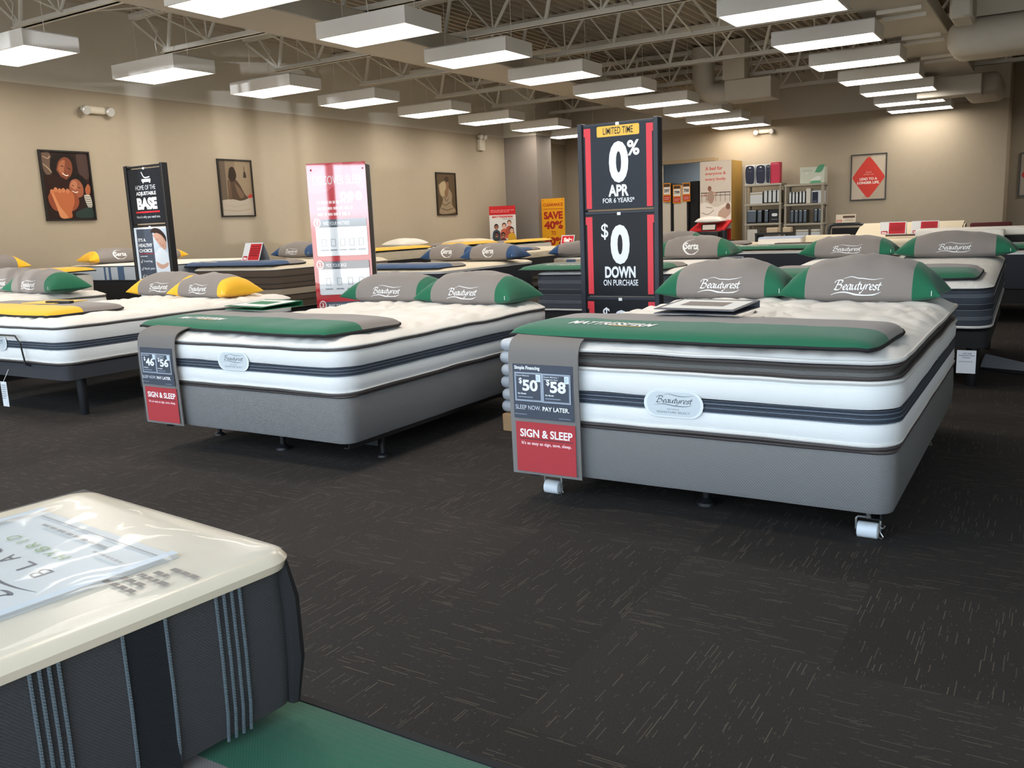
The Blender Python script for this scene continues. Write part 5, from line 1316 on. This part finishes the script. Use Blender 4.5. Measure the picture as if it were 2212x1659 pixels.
p = P(1556, 510, Y=19.7); bm = bmesh.new(); cyl(bm, (0, 0, 0), (0, 0, .22), .07, 16); tag(new_obj('canister', bm, C('#2c2c33', .3), loc=(p.x+.06, 19.78, q.z-.2)), 'dark canister right of the black box stand', 'canister')
bm = bmesh.new(); box(bm, p.x-.02, 19.66, 0, p.x+.25, 19.95, q.z-.2); tag(new_obj('side_table', bm, BLK, smooth=False), 'low black side table under the dark canister', 'table')

RES = mat('grey_resin', '#a09a8c', .5, vary=.03)
SY = 20.75
def shelf_unit(label, u0, u1):
    x0, x1 = P(u0, 440, Y=SY).x, P(u1, 440, Y=SY).x
    zs = [P((u0+u1)/2, v, Y=SY).z for v in (528, 487, 444.5, 402)]
    zs = [zs[0]-.42]+zs
    t = thing('shelving_unit', label, 'shelf', ((x0+x1)/2, SY, 0)); w = x1-x0
    for z in zs:
        bm = bmesh.new(); box(bm, -w/2, 0, z-.0, w/2, .46, z+.05, 0, .008, 1); new_obj('shelf', bm, RES, t, False)
    for sx in (-1, 1):
        for y in (.03, .43):
            bm = bmesh.new(); cyl(bm, (sx*(w/2-.035), y, 0), (sx*(w/2-.035), y, zs[-1]+.03), .028, 10); new_obj('post', bm, RES, t)
    return x0, x1, [z+.05 for z in zs]
s1 = shelf_unit('grey resin shelving unit nearest the tall banner', 1607, 1688)
s2 = shelf_unit('grey resin shelving unit nearest the red diamond poster', 1693, 1779)
CLEARP = mat('clear_pack', '#c6ccd0', .15, bump=('noise', 14, .3)); 
def pack(label, unit, lvl, f0, f1, h, kind, dy=.06, group='bedding packs on the shelving'):
    x0, x1, zs = unit; w = x1-x0; a, b = x0+w*f0, x0+w*f1; z = zs[lvl]+.001
    t = thing('bedding_pack', label, 'package', ((a+b)/2, SY+dy, z), 0, group); bw = b-a-.004; d = .26
    def bx_(nm, m, *q): bm = bmesh.new(); box(bm, *q, 0, .006, 1); return new_obj(nm, bm, m, t)
    if kind == 'clear':
        bx_('clear_bag', CLEARP, -bw/2, .0, 0, bw/2, d, h*.82); bx_('zip_top', C('#b29a72'), -bw/2, -.002, h*.82, bw/2, d, h*.88); bx_('top_flap', C('#d5dadc', .3), -bw/2, 0, h*.88, bw/2, d, h)
    elif kind == 'dark':
        bx_('sheet_set', mat('slate_pack', '#4d5a66', .3), -bw/2+.02, -.003, .03, bw/2-.006, .02, h*.9); bx_('black_sleeve', C('#1b1d21', .3), -bw/2, 0, 0, bw/2, d, h); bx_('foil_top', C('#c9d6e0', .3), -bw/2+.02, -.004, h*.9, bw/2-.006, .02, h*.97)
    elif kind == 'blackclear':
        bx_('clear_bag', CLEARP, -bw/2+.015, -.002, .02, bw/2-.004, d*.9, h*.88); bx_('black_sleeve', C('#1b1d21', .3), -bw/2, .004, 0, bw/2, d, h*.97); bx_('foil_top', C('#e2e6e8', .3), -bw/2+.015, -.003, h*.89, bw/2-.004, .03, h*.96)
    elif kind == 'navyround':
        bm = bmesh.new(); box(bm, -bw/2, 0, 0, bw/2, .16, h, 0, .012, 2); new_obj('clear_bag', bm, CLEARP, t)
        A = Art(bw*.92, h*.93, '#23283f', .003, .0005, .4); A.bm.clear(); A.mats = []; A.k = 0
        A.blob('#23283f', [(.08, .05), (.5, .0), (.92, .05), (1.0, .5), (.95, .9), (.7, 1.0), (.3, 1.0), (.05, .9), (.0, .5)]); A.rect('#d5dae4', .4, .86, .6, .93); A.scribble('#5d6580', .25, .66, .75, .72); A.build('printed_front', t, (0, -.004, h*.03))
    elif kind == 'hexbox':
        bx_('carton', C('#1d1f24', .35), -bw/2, 0, 0, bw/2, d, h); A = Art(bw*.9, h*.9, '#1d1f24', .001, .0005); A.poly('#dfe4ea', [(.2, .6), (.3, .72), (.7, .72), (.8, .6), (.7, .48), (.3, .48)]); A.scribble('#9aa0a8', .2, .18, .8, .27); A.build('printed_front', t, (0, -.002, h*.05))
    elif kind == 'pink': bx_('carton', C('#c62f4f', .4), -bw/2, 0, 0, bw/2, .2, h); A = Art(bw*.8, h*.1, '#c62f4f', .001); A.scribble('#e58aa0', .05, .1, .95, .9); A.build('printed_front', t, (0, -.002, h*.87))
    elif kind == 'white': bx_('carton', C('#cfccc3', .4), -bw/2, 0, 0, bw/2, d, h)
    elif kind == 'navybag': bx_('clear_bag', CLEARP, -bw/2, .01, 0, bw/2, d, h*.94); A = Art(bw*.5, h*.85, '#272c40', .003, .0005); A.scribble('#8d93a8', .2, .1, .8, .2); A.rect('#20273c', .1, .4, .9, .9); A.build('printed_front', t, (-bw*.2, .004, 0))
    elif kind == 'greenbag':
        bx_('clear_bag', mat('pale_bag', '#bcc4b4', .3), -bw/2, 0, 0, bw/2, .3, h*.9); A = Art(bw, h, '#c2cabb', .003, .0005, .4); A.bm.clear(); A.mats = []; A.k = 0
        A.rect('#c8cfc0', .02, .02, .98, .88); A.scribble('#8d9a88', .1, .68, .5, .74); A.ell('#e8ece4', .27, .55, .03, .04); A.ell('#e8ece4', .12, .5, .02, .03); A.blob('#4f9a73', [(.6, .6), (.75, .95), (.98, 1.0), (.98, .9), (.85, .6)]); A.blob('#e0e4dc', [(.45, .2), (.7, .38), (.85, .35), (.8, .18), (.55, .12)]); A.blob('#5aa37c', [(.4, .0), (.8, .0), (.85, .12), (.5, .14)]); A.build('printed_front', t, (0, -.004, 0))
    return t
HS = .36
pack('navy rounded pillow pack, leftmost on top of the shelving', s1, 4, .0, .275, .44, 'navyround')
pack('navy rounded pillow pack, second from left on top of the shelving', s1, 4, .285, .56, .44, 'navyround')
pack('navy rounded pillow pack, slim third one beside the pink box', s1, 4, .565, .675, .44, 'navyround')
pack('pink upright box on top of the shelving', s1, 4, .69, .93, .47, 'pink')
pack('pale green pillow bag on top of the right shelving unit', s2, 4, .38, 1.0, .40, 'greenbag')
pack('wide clear bedding bag on the second shelf of the left unit', s1, 3, .14, .48, .26, 'clear')
for k in range(4): pack('clear sheet pack in black sleeve, %s of four on the second left shelf' % ORD[k], s1, 3, .5+.115*k, .61+.115*k, .30, 'blackclear')
for k in range(3): pack('thin clear sheet pack, %s of three on the second right shelf' % ORD[k], s2, 3, .1+.085*k, .18+.085*k, .27, 'blackclear')
for k in range(2): pack('clear sheet pack beside the white box, %s of two on the second right shelf' % ORD[k], s2, 3, .36+.085*k, .44+.085*k, .28, 'blackclear')
pack('narrow white box on the second shelf of the right unit', s2, 3, .545, .66, .33, 'white')
pack('clear bag with navy panel on the second shelf of the right unit', s2, 3, .68, .98, .29, 'navybag')
pack('wide slate blue pack on the third shelf of the left unit', s1, 2, .04, .32, .31, 'dark')
pack('slim slate pack beside the wide one on the third left shelf', s1, 2, .335, .47, .30, 'dark')
pack('slim slate pack left of the hexagon carton', s1, 2, .52, .64, .31, 'dark')
pack('black carton with white hexagon on the third shelf', s1, 2, .65, .96, .31, 'hexbox')
for k in range(4): pack('slate sheet pack, %s of four on the third right shelf' % ORD[k], s2, 2, .14+.11*k, .245+.11*k, .30, 'dark')
for k in range(2): pack('slate sheet pack at the right end of the third shelf, %s of two' % ORD[k], s2, 2, .74+.105*k, .84+.105*k, .31, 'dark')
pack('clear bag on the fourth shelf of the left unit', s1, 1, .06, .34, .3, 'white')
pack('wrapped grey towels pack on the fourth shelf of the right unit', s2, 1, .3, .62, .28, 'clear')
pack('small clear pack on the fourth shelf of the right unit', s2, 1, .68, .92, .28, 'clear')
# desk things before the shelves
p, q = P(1630, 535, Y=19.6), P(1700, 502, Y=19.6)
t = thing('desk', 'black desk in front of the shelving units', 'desk', ((p.x+q.x)/2, 19.6, 0)); w = q.x-p.x
bm = bmesh.new(); box(bm, -w/2, 0, q.z-.04, w/2, .6, q.z); new_obj('desktop', bm, BLK, t, False)
for s in (-1, 1): bm = bmesh.new(); box(bm, s*(w/2-.02)-.02, .02, 0, s*(w/2-.02)+.02, .58, q.z-.04); new_obj('side_panel', bm, BLK, t, False)
bm = bmesh.new(); box(bm, -w/2+.05, .01, q.z-.2, w/2-.05, .03, q.z-.08); new_obj('drawer_front', bm, BLACKF, t, False)
for (u0, u1, v0, v1, nm) in ((1657, 1681, 501, 489.5, 'left'), (1694, 1712, 500, 488.5, 'right')):
    a, b = P(u0, v0, Y=19.75), P(u1, v1, Y=19.75)
    bm = bmesh.new(); box(bm, a.x, 19.7, q.z+.001, b.x, 19.86, q.z+.001+(b.z-a.z), 0, .008, 1)
    if nm == 'right': bmesh.ops.translate(bm, vec=(-.02, 0, 0), verts=bm.verts)
    tag(new_obj('tissue_box', bm, C('#c9b79c')), 'small beige box on the black desk, %s one' % nm, 'box')
# black tubular frame
p, q = P(1790, 530, Y=18.9), P(1868, 483, Y=18.9); w = q.x-p.x
t = thing('headboard', 'black tubular frame with dark panel before the back wall', 'bed frame', ((p.x+q.x)/2, 18.9, 0))
bm = bmesh.new(); tube(bm, [(-w/2, 0, 0), (-w/2, 0, q.z-.1), (-w/2+.03, 0, q.z-.02), (-w/2+.1, 0, q.z), (w/2-.1, 0, q.z), (w/2-.03, 0, q.z-.02), (w/2, 0, q.z-.1), (w/2, 0, 0)], .03, 10); new_obj('tube_frame', bm, C('#3a3f42', .3), t)
bm = bmesh.new(); box(bm, -w/2+.06, -.01, .1, w/2-.06, .01, q.z-.07); new_obj('panel', bm, BLACKF, t, False)
a, b = P(1805, 484, Y=18.86), P(1848, 468, Y=18.86); sale_card('beige card reading DISPLAY on top of the black tubular frame', ((a.x+b.x)/2, 18.9, q.z+.03), R(5), b.x-a.x, .17, 'beige', 14)
